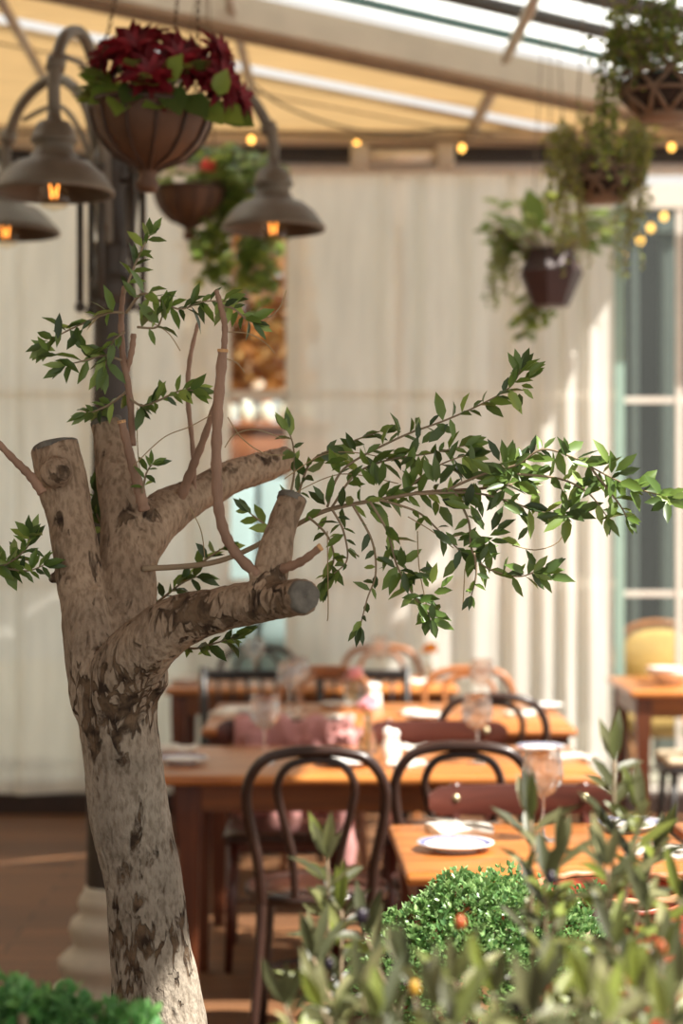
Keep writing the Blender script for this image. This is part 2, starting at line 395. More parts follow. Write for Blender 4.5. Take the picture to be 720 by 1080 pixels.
# eave: gutter beam, dark band, white curtain rail
b = MB(); b.box((0, 9.75, zr(9.75) - .035), (9, .22, .07), bev=.012); struct('trim_1', b, M['beam'])
b = MB(); b.box((0, 9.82, 3.43), (9, .16, .085)); struct('trim_2', b, M['dark_bar'])
b = MB(); b.box((0, 9.86, 3.36), (9, .1, .05), bev=.008); struct('trim_3', b, M['white_frame'])
b = MB(); b.box((-1.75, 9.66, 3.50), (1.35, .12, .12), rz=0, ry=R(4), bev=.02); struct('trim_4', b, M['beam'])

# roof: fabric panels and frosted strips lie on the sloping plane z = zr(y); bands run along direction D
A0 = Vector((-.63, 7.92, 0)); D = Vector((1.9, 1.15, 0)).normalized(); NB = Vector((D.y, -D.x, 0))   # NB points to the camera side
def roof_pt(u, w, dz=0):
    p = A0 + D * u + NB * w
    return Vector((p.x, p.y, zr(p.y) + dz))
def clip_poly(pts, xmin, xmax, ymin, ymax):
    def cl(ps, f, g):
        out = []
        for i in range(len(ps)):
            a, c = ps[i], ps[(i + 1) % len(ps)]
            fa, fc = f(a), f(c)
            if fa >= 0: out.append(a)
            if (fa >= 0) != (fc >= 0):
                t = fa / (fa - fc); out.append(a + (c - a) * t)
        return out
    for f in (lambda p: p.x - xmin, lambda p: xmax - p.x, lambda p: p.y - ymin, lambda p: ymax - p.y):
        pts = cl(pts, f, None)
        if not pts: return []
    return pts
def roof_band(name, w0, w1, m, dz=0, th=.012, xmax=ROOF_EDGE, ymin=-1.6, ymax=9.9, parent=None, xmin=-4.4):
    ps = clip_poly([roof_pt(-14, w0), roof_pt(14, w0), roof_pt(14, w1), roof_pt(-14, w1)], xmin, xmax, ymin, ymax)
    if len(ps) < 3: return None
    b = MB(); n = len(ps)
    top = [Vector((p.x, p.y, zr(p.y) + dz + th)) for p in ps]; bot = [Vector((p.x, p.y, zr(p.y) + dz)) for p in ps]
    b.add(bot + top, [tuple(range(n)), tuple(reversed(range(n, 2 * n)))] + [(i, i + n, (i + 1) % n + n, (i + 1) % n) for i in range(n)])
    o = struct(name, b, m, parent=parent); return o
W_GAP = -.62               # the bright gap line near the eave
ceil_o = roof_band('ceiling', -6, W_GAP - .075, M['awning'])
c1 = roof_band('ceiling_panel', W_GAP, -.02, M['awning'], dz=.02)
c2 = roof_band('ceiling_glazing', W_GAP - .09, W_GAP + .01, M['frost'], dz=.06, xmax=.32)
c5 = roof_band('ceiling_panel', W_GAP - .09, W_GAP + .02, M['awning'], dz=.06, xmin=.32); c5['kind'] = 'structure'
c3 = roof_band('ceiling_glazing', .02, 1.35, M['frost'], dz=.10)
c4 = roof_band('ceiling_panel', 1.35, 16, M['roof_light_blocker'], dz=.02)  # unseen opaque roof part, invented to keep the sun off the tree
c1['kind'] = c2['kind'] = c3['kind'] = c4['kind'] = 'structure'
def roof_bar(name, w, width, h, dz, m, u0=-3, u1=3.0, bev=.01):
    b = MB(); p0, p1 = roof_pt(u0, w, dz), roof_pt(u1, w, dz)
    d = (p1 - p0); L = d.length; d.normalize(); side = Vector((d.y, -d.x, 0)).normalized(); up = side.cross(d).normalized()
    if up.z < 0: up = -up
    vs = []
    for p in (p0, p1):
        for (i, j) in ((-1, -1), (1, -1), (1, 1), (-1, 1)): vs.append(p + side * i * width / 2 + up * j * h / 2)
    b.add(vs, [(3, 2, 1, 0), (4, 5, 6, 7)] + [(i, (i + 1) % 4, (i + 1) % 4 + 4, i + 4) for i in range(4)])
    return struct(name, b, m)
roof_bar('trim_5', .04, .11, .13, -.03, M['beam'])
roof_bar('trim_17', -.035, .03, .06, -.085, M['beam_underside_shade'])  # shade under the beam, put into a darker brown bar
roof_bar('trim_6', .215, .02, .04, .06, M['green_edge'])
roof_bar('trim_7', .47, .11, .03, .06, M['dark_bar'])
roof_bar('trim_8', .78, .16, .03, .06, M['dark_bar'])
roof_bar('trim_12', 1.12, .16, .03, .06, M['dark_bar'])
# slim roof tubes that cross the fabric
for i, (a, c, r) in enumerate((((-4, -20), (50, 78), .022), ((240, -20), (268, 95), .022), ((565, -15), (533, 52), .026), ((526, 72), (490, 142), .03))):
    pts = []
    for q in (a, c):
        k = (HY - q[1]) / F; y = 2.97 / (k + .1); pts.append(Vector(((q[0] - 360) * y / F, y, zr(y) - .045)))
    b = MB(); b.tube(pts, r, 10); struct('trim_%d' % (13 + i), b, M['steel'], True)
# fabric seams: thin cords under the awning
for i, w in enumerate((-.3, -.9)):
    b = MB(); b.tube([roof_pt(-2.4, w, .0), roof_pt(2.2, w, .0)], .006, 6); struct('trim_%d' % (9 + i), b, M['cord'], True)
# sagging cable below the awning
b = MB(); b.tube(spl([P(268, 90, 8.75), P(300, 112, 8.9), P(360, 134, 9.15), P(420, 141, 9.2), P(480, 136, 9.2), P(520, 142, 9.3)], 8), .006, 6)
tag(b.build('hanging_cable', M['dark_bar']), 'thin dark cable sagging beneath the yellow fabric roof', 'cable')

# window wall behind the curtains: white frame and panes, and the sliding glass door
WY = 10.06
b = MB()
for px in (-250, -80, 90, 238, 306, 420, 540): b.box((X(px, WY), WY, 1.75), (.05, .05, 3.3))
for z in (.14, 1.2, 2.2, 3.35): b.box(((X(-250, WY) + X(652, WY)) / 2, WY, z), (X(652, WY) - X(-250, WY), .05, .05))
o = struct('window_1', b, M['white_frame'])
b = MB(); b.box(((X(-250, WY) + X(648, WY)) / 2, WY, 1.75), (X(648, WY) - X(-250, WY), .008, 3.2)); p = b.build('pane', M['pane'], o, False)
b = MB()
x0, x1 = X(654, WY), X(654, WY) + 1.6
b.box((x0 + .06, WY, 3.28), (.001, .001, .001))
b.box(((x0 + x1) / 2, WY, 3.25), (x1 - x0, .06, .12)); b.box(((x0 + x1) / 2, WY, .06), (x1 - x0, .06, .12))
for x in (X(716, WY), X(716, WY) + .62, x1): b.box((x, WY, 1.7), (.035, .05, 3.2))
for z in (CAMZ + (HY - 422) * WY / F, CAMZ + (HY - 626) * WY / F): b.box(((x0 + x1) / 2, WY, z), (x1 - x0, .04, .03))
o = struct('door_1', b, M['white_frame'])
b = MB(); b.box(((x0 + x1) / 2, WY, 1.7), (x1 - x0, .008, 3.1)); b.build('pane', M['pane'], o, False)
b = MB(); b.box((x0 - .012, WY - .05, 1.7), (.05, .03, 3.2)); b.build('pane_edge', M['pane_edge'], o, False)

# curtains
def curtain(name, label, xa, xb, z0=.115, z1=3.34, seed=0, folds=4.2, amp=.034):
    rs = random.Random(seed); ph = [rs.uniform(0, 6.28) for _ in range(4)]
    nx = int((xb - xa) * 110); nz = 10; b = MB(); rows = []
    for j in range(nz + 1):
        t = j / nz; z = z0 + (z1 - z0) * t; row = []
        for i in range(nx + 1):
            u = xa + (xb - xa) * i / nx
            w = u * folds * 2 * math.pi + 2.2 * math.sin(u * 4.1 + ph[0]) + 1.3 * math.sin(u * 8.7 + ph[1])
            if xb > 1: w += 26 * max(0, u - X(585, 9.86)) 
            a = amp * (1 + 1.1 * min(1, max(0, (u - X(575, 9.86)) / .15) if xb > 1 else 0)) * (.75 + .35 * math.sin(u * 3.3 + ph[2])) * (1 - .3 * t)
            y = 9.86 + a * (math.sin(w) + .35 * math.sin(2 * w + ph[3])) * .75 + .01 * math.sin(3 * t + u * 4)
            row.append(Vector((u + .012 * math.cos(w) * (1 - t), y, z + (.006 * math.sin(w * .5) if j == 0 else 0))))
        rows.append(row)
    b.loft(rows, False, False, closed=False)
    root = tag(b.build(name, M['curtain']), label, 'curtain', 'sheer curtains along the window wall')
    h = MB(); rr = []
    for (t, dy) in ((0, -.004), (.02, -.004)):
        k = []
        for v in rows[0]: k.append(v + Vector((0, dy, .055 * (1 if t else 0))))
        rr.append(k)
    h.loft(rr, False, False, closed=False); h.build('hem', M['curtain'], root)
    return root
curtain('curtain', 'sheer off-white curtain hanging behind the tree trunk and lamp post', -3.6, X(240, 9.86), seed=3)
curtain('curtain', 'sheer off-white curtain hanging behind the dining tables, drawn beside the glass door', X(303, 9.86), X(648, 9.86), seed=11)

# ------------------------------------------------------------------ outdoors beyond the gap and door, plus stand-ins for door reflections
b = MB(); b.box((2.9, 15.2, 2.0), (3.4, .3, 4.2)); o = struct('reflection_backing', b, M['reflection_dark'])  # dark slab added in place of the dark reflections in the door glass
for i, (px, w) in enumerate(((668, .045), (704, .09), (738, .07))):  # pale uprights imitate curtain reflections in the door glass
    b = MB(); b.box((X(px, 12.2), 12.2, 1.7), (w, .1, 3.4), bev=.01); b.box((X(px, 12.2), 12.2, .08), (w + .08, .18, .16), bev=.01); b.box((X(px, 12.2), 12.2, 3.42), (w + .08, .18, .1), bev=.01)
    struct('reflection_strip_%d' % (i + 1), b, M['pale'])
# autumn tree beyond the gap
t = thing('autumn_tree', 'small tree with orange autumn leaves outside the gap between the curtains', 'tree', (X(262, 11.6), 11.6, 0))
b = MB(); b.tube([(0, 0, -.07), (.03, .02, 1.6), (-.02, 0, 2.4), (.05, 0, 3.0)], [.06, .05, .04, .02], 8)
for k in range(6):
    a = k * 1.05; b.tube([(0, 0, 2.1 + .1 * k), (.3 * math.cos(a), .2 * math.sin(a), 2.5 + .12 * k)], [.02, .008], 6)
b.build('trunk', M['twig'], t)
b = MB()
for k in range(900):
    c = Vector((rnd(-.36, .36), rnd(-.3, .3), rnd(2.32, 3.45)))
    b.leaf(c, (rnd(-1, 1), rnd(-1, .4), rnd(-1, .3)), (rnd(-.4, .4), -1, rnd(0, .6)), rnd(.08, .15), rnd(.06, .1))
b.build('foliage', M['autumn'], t)
# cabinet with jars outside
cx = X(272, 11.0)
t = thing('display_cabinet', 'tall brown cabinet with pale blue doors outside the gap between the curtains', 'cabinet', (cx, 11.05, -.07))
b = MB(); b.box((0, 0, 2.0), (.8, .3, .26), bev=.01); b.box((0, 0, .05), (.8, .3, .1), bev=.01); b.box((0, .13, 1.0), (.8, .03, 1.8)); b.box((-.39, 0, 1.0), (.02, .3, 1.8)); b.box((.39, 0, 1.0), (.02, .3, 1.8)); b.box((0, 0, 2.15), (.86, .34, .035), bev=.01)
auto_sharp(b.build('body', M['cab_red'], t))
for s in (-1, 1):
    b = MB(); b.box((s * .195, -.14, .98), (.36, .03, 1.74), bev=.008); d = b.build('door', M['cab_blue'], t)
    b = MB(); b.box((s * .03, -.165, 1.05), (.012, .02, .12), bev=.004); b.build('handle', M['cutlery'], d)
for i in range(6):
    j = thing('jar', 'cream lidded jar in a row on top of the cabinet outside', 'jar', (cx - .3 + .115 * i, 10.97, 2.1025), 0, 'jars on the outdoor cabinet')
    b = MB(); b.lathe([(.001, 0), (.036, 0), (.044, .02), (.044, .09), (.03, .11)], seg=14); b.build('jar_body', M['jar'], j)
    b = MB(); b.lathe([(.034, .11), (.034, .13), (.001, .14)], seg=14); b.build('lid', M['cab_red'] if i % 2 else M['cutlery'], j)

# ------------------------------------------------------------------ tables
def table(name, label, x0, x1, y0, y1, rz=0, h=.75, leg_in=.05):
    cx, cy = (x0 + x1) / 2, (y0 + y1) / 2; w, d = x1 - x0, y1 - y0
    t = thing(name, label, 'table', (cx, cy, 0), rz)
    b = MB(); b.box((0, 0, h - .016), (w, d, .032), bev=.012); b.build('tabletop', M['table'], t)
    ap = MB(); ah = .095; z = h - .032 - ah / 2
    ap.box((0, -d / 2 + leg_in, z), (w - 2 * leg_in, .022, ah)); ap.box((0, d / 2 - leg_in, z), (w - 2 * leg_in, .022, ah))
    ap.box((-w / 2 + leg_in, 0, z), (.022, d - 2 * leg_in, ah)); ap.box((w / 2 - leg_in, 0, z), (.022, d - 2 * leg_in, ah))
    ap.build('apron', M['table_base'], t, False)
    for sx in (-1, 1):
        for sy in (-1, 1):
            l = MB(); px, py = sx * (w / 2 - leg_in - .015), sy * (d / 2 - leg_in - .015)
            l.loft([[Vector((px + i * r, py + j * r, zz)) for (i, j) in ((-1, -1), (1, -1), (1, 1), (-1, 1))] for (r, zz) in ((.021, 0), (.031, .5), (.036, .62), (.036, h - .032))])
            l.build('leg', M['leg_v'], t, False)
    return t
table('dining_table', 'small square orange wood table behind the bright green bush', .13, .83, 4.22, 4.90, R(2))
table('dining_table', 'small wooden table butted against the square table by the woven basket', .868, 1.5, 4.26, 4.94, R(2))
table('dining_table', 'long orange wood table behind the two dark bentwood chairs, flask vase with carnation on it', -.61, .80, 5.82, 6.60, leg_in=.12)
table('dining_table', 'long wooden table between the flask-vase table and the curtain-side table', -.53, .89, 7.14, 8.15)
table('dining_table', 'long wooden table standing against the sheer curtain', -.83, .55, 8.86, 9.62)
table('dining_table', 'wooden table in front of the glass door with a white bowl', 1.33, 2.3, 8.72, 9.55)

# ------------------------------------------------------------------ chairs
def bentwood(label, x, y, rz, fm, sm, group):
    t = thing('bentwood_chair', label, 'chair', (x, y, 0), rz, group)
    outer = spl([(-.155, -.185, .44), (-.165, -.205, .56), (-.192, -.235, .70), (-.192, -.25, .79), (-.15, -.262, .858), (-.08, -.268, .882), (0, -.27, .887),
                 (.08, -.268, .882), (.15, -.262, .858), (.192, -.25, .79), (.192, -.235, .70), (.165, -.205, .56), (.155, -.185, .44)], 6)
    b = MB(); b.tube(outer, .0155, 10); b.build('back_frame', fm, t)
    inner = spl([(-.06, -.19, .46), (-.068, -.205, .58), (-.1, -.235, .72), (-.108, -.25, .79), (-.075, -.26, .845), (0, -.264, .862),
                 (.075, -.26, .845), (.108, -.25, .79), (.1, -.235, .72), (.068, -.205, .58), (.06, -.19, .46)], 6)
    b = MB(); b.tube(inner, .012, 8); b.build('inner_arch', fm, t)
    b = MB(); b.lathe([(.165, .432), (.205, .432), (.214, .445), (.212, .462), (.2, .47), (.172, .468), (.165, .455)], seg=32); b.v.append(b.v[0]); b.build('seat_rim', fm, t)
    b = MB(); b.lathe([(.001, .448), (.17, .446), (.185, .462), (.1, .472), (.001, .474)], seg=28); b.build('seat', sm, t)
    for s in (-1, 1):
        b = MB(); b.tube(spl([(s * .155, -.185, .46), (s * .162, -.2, .3), (s * .185, -.245, 0)], 6), [.0155 - .0005 * i * .5 for i in range(13)], 8); b.build('leg', fm, t)
        b = MB(); b.tube(spl([(s * .14, .13, .445), (s * .148, .145, .3), (s * .168, .185, 0)], 6), [.017 - .0004 * i for i in range(13)], 8); b.build('leg', fm, t)
    b = MB(); b.tube([(.135 * math.cos(a), .135 * math.sin(a) - .02, .215) for a in [2 * math.pi * k / 28 for k in range(28)]], .009, 6, closed=True); b.build('leg_hoop', fm, t)
    return t
def rail_chair(label, x, y, rz, group):
    t = thing('rail_back_chair', label, 'chair', (x, y, 0), rz, group)
    n = 16; rings = []
    for i in range(n + 1):
        u = -1 + 2 * i / n; xx = u * .25; yy = -.225 - .035 * (1 - u * u) * 1.0
        hh = .04 * (1 - max(0, abs(u) - .86) / .14 * .55); z = .775
        rings.append([Vector((xx, yy + .011, z - hh)), Vector((xx, yy + .013, z)), Vector((xx, yy + .009, z + hh)), Vector((xx, yy - .009, z + hh)), Vector((xx, yy - .011, z)), Vector((xx, yy - .011, z - hh))])
    b = MB(); b.loft(rings); r = b.build('top_rail', M['rail'], t); auto_sharp(r, 50)
    for s in (-1, 1):
        b = MB(); b.lathe([(.011, 0), (.009, .004), (.001, .006)], seg=12, M=Matrix.Rotation(R(-90), 4, 'X')); b.build('bolt', M['bolt'], r, loc=(s * .175, -.23, .782))
        b = MB(); b.tube(spl([(s * .175, -.255, .82), (s * .178, -.24, .7), (s * .18, -.2, .46), (s * .185, -.205, .3), (s * .195, -.25, 0)], 5), .016, 8); b.build('back_post', M['rail'], t)
        b = MB(); b.tube([(s * .17, .165, .44), (s * .185, .19, 0)], [.02, .014], 8); b.build('leg', M['rail'], t)
    b = MB(); b.box((0, -.235, .6), (.34, .014, .05), bev=.005); b.build('lower_slat', M['rail'], t)
    b = MB(); b.box((0, -.01, .45), (.41, .4, .035), bev=.015); b.build('seat', M['dark_seat'], t)
    b = MB(); b.box((0, -.01, .42), (.37, .36, .035)); b.build('seat_frame', M['rail'], t, False)
    b = MB(); b.tube([(-.18, -.02, .2), (.18, -.02, .2)], .009, 8); b.tube([(-.18, .17, .2), (-.186, -.22, .2)], .009, 8); b.tube([(.18, .17, .2), (.186, -.22, .2)], .009, 8); b.build('stretcher', M['rail'], t)
    return t
def spindle_chair(label, x, y, rz, group):
    t = thing('spindle_chair', label, 'chair', (x, y, 0), rz, group)
    for s in (-1, 1):
        b = MB(); b.tube([(s * .195, -.245, .88), (s * .19, -.2, .45), (s * .19, -.24, 0)], [.016, .019, .015], 8); b.build('back_post', M['black'], t)
        b = MB(); b.tube([(s * .18, .16, .44), (s * .19, .19, 0)], [.018, .013], 8); b.build('leg', M['black'], t)
    b = MB(); b.box((0, -.24, .845), (.38, .02, .045), bev=.006); b.build('top_rail', M['black'], t)
    for k in (-2, -1, 0, 1, 2)[::1]:
        if k % 1 == 0: 
            b = MB(); b.tube([(k * .064, -.24, .83), (k * .062, -.2, .46)], .0075, 6); b.build('spindle', M['black'], t)
    b = MB(); b.box((0, -.01, .45), (.41, .4, .035), bev=.014); b.build('seat', M['black'], t)
    b = MB(); b.tube([(-.185, .17, .2), (-.19, -.22, .2)], .009, 8); b.tube([(.185, .17, .2), (.19, -.22, .2)], .009, 8); b.tube([(-.187, -.02, .2), (.187, -.02, .2)], .009, 8); b.build('stretcher', M['black'], t)
    return t
G1, G2, G3 = 'bentwood chairs around the tables', 'wide rail chairs around the tables', 'black spindle chairs around the tables'
PI = math.pi
def px_x(px, Z): return X(px, Z)
bentwood('dark brown bentwood chair with arched back, nearest the tree trunk', px_x(333, 5.3), 5.58, 0, M['dark'], M['dark_seat'], G1)
bentwood('dark bentwood chair between the square table and the long table', px_x(494, 5.4), 5.70, R(-3), M['dark'], M['dark_seat'], G1)
bentwood('black bentwood chair with back to the plain wide rail chair', px_x(522, 6.9), 7.24, 0, M['dark'], M['dark_seat'], G1)
bentwood('light brown bentwood chair with double arch, between the two farther long tables', px_x(497, 8.1), 8.02, PI, M['light'], M['light_seat'], G1)
bentwood('brown bentwood chair half hidden behind the pink flower in a jar', px_x(342, 8.2), 8.02, PI, M['light'], M['light_seat'], G1)
bentwood('light brown bentwood chair against the curtain behind the yellow flowers', px_x(402, 9.7), 9.46, PI, M['light'], M['light_seat'], G1)
bentwood('dark bentwood chair against the curtain beneath the cut limb', px_x(272, 9.7), 9.46, PI, M['dark'], M['dark_seat'], G1)
rail_chair('chair with wide red-brown back rail and two pale bolts behind the square table', px_x(553, 5.1), 4.90, PI + R(2), G2)
rail_chair('wide rail chair with a pink cardigan over its back', px_x(302, 6.85), 6.62, PI, G2)
rail_chair('wide rail chair behind the salt shakers, no cardigan', px_x(461, 6.8), 6.56, PI, G2)
spindle_chair('black spindle chair before the curtain-side table, its post beside the table leg', px_x(260, 8.45), 8.72, 0, G3)
spindle_chair('black spindle chair behind the pink flower in a jar', px_x(383, 8.45), 8.72, 0, G3)

# pink cardigan over the rail chair
cx = px_x(310, 6.85); t = thing('cardigan', 'pink knitted cardigan draped over a chair back', 'cardigan', (cx, 6.865, .785))
b = MB(); rows = []
nx = 26
prof = [(-.07, -.36), (-.066, -.22), (-.062, -.1), (-.055, -.01), (-.03, .03), (.03, .032), (.075, -.01), (.085, -.15), (.09, -.34)]
for (yy, zz) in spl(prof, 3):
    rows.append([Vector((-.215 + .43 * i / nx, yy - (.012 if yy < 0 else -.012) * math.sin(i * 1.3 + zz * 9) - .03 * (1 - (2 * i / nx - 1) ** 2) * -.9, zz + .012 * math.sin(i * .8))) for i in range(nx + 1)])
b.loft(rows, False, False, closed=False); b.build('body', M['cloth_pink'], t)
for i, (sx, ln) in enumerate(((.18, .5), (-.16, .3))):
    b = MB(); pts = spl([(sx, -.05, -.02), (sx + .02, -.085, -.12), (sx - .01, -.07, -.28), (sx + .01, -.08, -ln)], 5)
    b.tube(pts, [.04 + .008 * math.sin(k * 2.1) for k in range(len(pts))], 10); b.build('sleeve', M['cloth_pink'], t)
b = MB()
for k in range(24):
    b.leaf((rnd(.03, .24), rnd(-.09, -.06), rnd(-.05, .0)), (rnd(-1, 1), -.4, rnd(-1, .2)), (0, -1, .3), .05, .04)
b.build('ruffle', M['cloth_pink'], t)

# chair with bouquet before the table by the door; mustard chair outside
t = thing('stool', 'dark wooden stool before the table by the glass door', 'stool', (1.60, 8.40, 0))
b = MB(); b.box((0, 0, .445), (.38, .36, .035), bev=.015); b.build('seat', M['black'], t)
for sx in (-1, 1):
    for sy in (-1, 1):
        b = MB(); b.tube([(sx * .15, sy * .14, .43), (sx * .175, sy * .165, 0)], [.018, .013], 8); b.build('leg', M['black'], t)
b = MB(); b.tube([(-.168, -.155, .16), (.168, -.155, .16)], .009, 8); b.tube([(-.168, .155, .16), (.168, .155, .16)], .009, 8); b.tube([(-.168, -.155, .18), (-.168, .155, .18)], .009, 8); b.tube([(.168, -.155, .18), (.168, .155, .18)], .009, 8); b.build('stretcher', M['black'], t)
b = MB(); b.box((0, 0, .482), (.37, .35, .034), bev=.016); tag(b.build('seat_cushion', M['cloth_beige'], None, loc=(1.60, 8.40, 0)), 'flat beige cushion on the dark stool near the glass door', 'cushion')
t = thing('flower_bunch', 'bunch of yellow and lilac flowers lying on the beige stool cushion', 'flowers', (1.60, 8.40, .5))
b = MB(); 
for k in range(16): b.tube([(rnd(-.03, .03), .1, .01 + .02 * (k % 3)), (rnd(-.12, .12), rnd(-.14, -.02), rnd(.05, .16))], .003, 5)
b.build('stem', M['ivy'], t)
for k in range(13):
    b = MB(); c = Vector((rnd(-.13, .13), rnd(-.15, 0), rnd(.05, .17)))
    for q in range(12): b.leaf(c, (rnd(-1, 1), rnd(-1, 1), rnd(-.3, 1)), (0, -1, .5), .045, .03)
    b.build('bloom', M['yellow' if k % 2 else 'lilac'], t)
t = thing('upholstered_chair', 'mustard yellow upholstered chair with rounded wooden back outside the glass door', 'chair', (X(700, 11.2), 11.4, -.07))
cxs = [(.29 * math.cos(a), .97 + .0 * a, .55 + .42 * math.sin(a)) for a in [math.pi * k / 20 for k in range(21)]]
def back_ring(sc, y):
    pts = [(.27, .3), (.29, .55), (.275, .78), (.2, .93), (.08, .985), (-.08, .985), (-.2, .93), (-.275, .78), (-.29, .55), (-.27, .3)]
    return [Vector((x * sc, y + .05 * (z - .3), .3 + (z - .3) * (sc if sc < 1 else 1))) for (x, z) in spl(pts, 3)]
b = MB(); b.loft([back_ring(.8, -.28), back_ring(.93, -.265), back_ring(.95, -.23), back_ring(.9, -.2)]); b.build('backrest', M['velvet'], t)
b = MB(); b.tube([p + Vector((0, .03, 0)) for p in back_ring(1.0, -.27)], .022, 8); b.build('back_frame', M['light'], t)
b = MB(); b.box((0, .02, .44), (.52, .48, .12), bev=.04); b.build('seat', M['velvet'], t)
for sx in (-1, 1):
    for sy in (-1, 1):
        b = MB(); b.tube([(sx * .22, sy * .2, .4), (sx * .23, sy * .22, 0)], [.025, .016], 8); b.build('leg', M['light'], t)
t.rotation_euler = (0, 0, PI)
t.location.y = 11.2

# ------------------------------------------------------------------ tableware
def wine_glass(label, px, Z, h=.215, r=.05, z=.75, group='wine glasses on the tables'):
    t = thing('wine_glass', label, 'wine glass', (X(px, Z), Z, z), 0, group)
    hb = h * .47
    prof = [(.004, hb), (r * .55, hb + h * .06), (r * .92, hb + h * .17), (r, hb + h * .27), (r * .93, hb + h * .4), (r * .8, h), (r * .77, h), (r * .9, hb + h * .4), (r * .96, hb + h * .27), (r * .88, hb + h * .18), (r * .5, hb + h * .075), (.002, hb + h * .03)]
    b = MB(); b.lathe(prof, seg=28); b.build('bowl', M['glass'], t)
    b = MB(); b.lathe([(.0042, hb + .004), (.0036, hb - .02), (.0036, .03), (.006, .008), (.018, .004), (.036, .002), (.036, 0), (.001, 0)], seg=20); b.build('stem', M['glass_solid'], t)
    return t
wine_glass('large wine glass on the square table in front of the green bush', 572, 4.64, .22, .052)
wine_glass('wine glass on the flask-vase table before the black bentwood chair', 503, 6.12, .225, .05)
wine_glass('wine glass on the flask-vase table above the arched chair by the trunk', 279, 6.12, .225, .052)
wine_glass('wine glass on the middle table behind the cardigan chair', 305, 7.62, .22, .05)
wine_glass('second wine glass on the middle table, just behind the first', 314, 7.85, .22, .05)
wine_glass('wine glass on the middle table before the light bentwood chair', 508, 7.72, .22, .05)
wine_glass('wine glass at the curtain table with a bright glint, before the light bentwood chair', 400, 9.25, .22, .05)
wine_glass('wine glass on the curtain table under the leafy twig', 268, 9.2, .22, .052)

def plate(label, px, Z, r=.09, z=.75, rim=False):
    t = thing('plate', label, 'plate', (X(px, Z), Z, z + .001), 0, 'white plates on the tables')
    b = MB(); b.lathe([(.001, .006), (r * .6, .006), (r * .7, .009), (r, .017), (r * 1.0, .02), (r * .7, .0125), (r * .6, .0105), (.001, .0105)][::-1], seg=36)
    b.lathe([(r * .55, 0), (r * .58, .007)], seg=30); b.build('dish', M['china'], t)
    if rim:
        b = MB(); b.lathe([(r * .78, .0155), (r * .93, .0187)], seg=36); b.build('rim_pattern', M['china_rim'], t)
    return t
plate('white plate at the corner of the square table, next to the napkin', 480, 4.5, .092, rim=True)
plate('white plate with lilac pattern on the square table behind the tall olive sprig', 664, 4.80, .086, rim=True)
plate('blue-rimmed plate beside the tree trunk on the flask-vase table', 192, 6.12, .082, rim=True)
plate('white plate seen through the arch of the bentwood chair by the trunk', 364, 6.05, .092)
plate('lilac-patterned plate right behind the large wine glass', 570, 6.43, .082, rim=True)
plate('plate on the middle table in front of the light bentwood chair', 452, 7.5, .085)
plate('plate on the middle table at its end by the black bentwood chair', 572, 7.9, .085)
plate('plate with napkin on the middle table above the cardigan', 252, 7.72, .08)
plate('plate on the curtain table next to the trunk', 194, 9.2, .09)
plate('plate on the curtain table behind the yellow flowers', 478, 9.3, .08)
plate('plate on the middle table beside the pink flower jar', 355, 7.95, .07)

def napkin(label, px, Z, w=.12, d=.09, rz=0, z=.75, cut=None, seed=1):
    rs = random.Random(seed)
    t = thing('napkin', label, 'napkin', (X(px, Z), Z, z + .001), rz, 'paper napkins on the tables')
    b = MB(); n = 10; rows = []
    ph = rs.uniform(0, 6)
    top = lambda u, v: .012 + .012 * abs(math.sin(u * 3.2 + ph)) * (1 - v * v) + .005 * math.sin(v * 5 + u * 4 + ph)
    g = [[Vector((w * (i / n - .5) + .008 * math.sin(j), d * (j / n - .5), max(.004, top(2 * i / n - 1, 2 * j / n - 1)))) for i in range(n + 1)] for j in range(n + 1)]
    b.loft(g, False, False, closed=False)
    e = [[Vector((p.x, p.y, 0)) for p in (g[0] + [r[-1] for r in g[1:]] + g[-1][-2::-1] + [r[0] for r in g[-2:0:-1]])]]
    b.loft([e[0], g[0] + [r[-1] for r in g[1:]] + g[-1][-2::-1] + [r[0] for r in g[-2:0:-1]]], True, False)
    b.build('fold', M['napkin'], t)
    if cut:
        c = thing(cut, '%s lying on the %s' % ({'knife': 'silver knife', 'fork': 'silver fork'}[cut], label), cut, (X(px, Z), Z, z + .03), rz + R(-35))
        words = c['label'].split()
        c['label'] = ' '.join(words[:15])
        b = MB(); b.box((-.05, 0, 0), (.09, .012, .006), bev=.003); b.build('grip', M['cutlery'], c)
        b = MB()
        if cut == 'knife': b.box((.05, 0, 0), (.11, .016, .0025), bev=.001)
        else:
            b.box((.02, 0, 0), (.06, .006, .004)); b.box((.057, 0, 0), (.02, .022, .003))
            for k in (-1.5, -.5, .5, 1.5): b.box((.082, k * .006, .001), (.04, .0025, .0025))
        b.build('blade' if cut == 'knife' else 'tines', M['cutlery'], c)
    return t
napkin('white napkin on the square table behind the white plate', 484, 4.76, .14, .12, R(12), cut='knife', seed=2)
napkin('white napkin on the square table by the woven basket', 700, 4.42, .14, .12, R(-18), cut='fork', seed=3)
napkin('white napkin standing behind the blue-rimmed plate', 186, 6.42, .12, .07, R(5), seed=4)
napkin('crumpled white napkin in front of the salt shakers', 428, 6.02, .12, .08, R(20), seed=5)
napkin('white napkin near the end of the flask-vase table', 604, 6.2, .14, .09, R(-25), cut='knife', seed=6)
napkin('white napkin beside the salt shakers on the flask-vase table', 431, 6.42, .12, .07, R(0), seed=7)
napkin('crumpled napkin on the middle table below the pink flower jar', 352, 7.42, .14, .09, R(10), seed=8)
napkin('napkin on the middle table behind the cardigan collar', 236, 7.6, .1, .08, R(10), seed=9)
napkin('napkin beside the plate before the light bentwood chair', 436, 7.62, .1, .1, R(40), seed=10)
napkin('white napkin inside the arch of the black bentwood chair', 551, 7.6, .13, .09, R(5), seed=11)
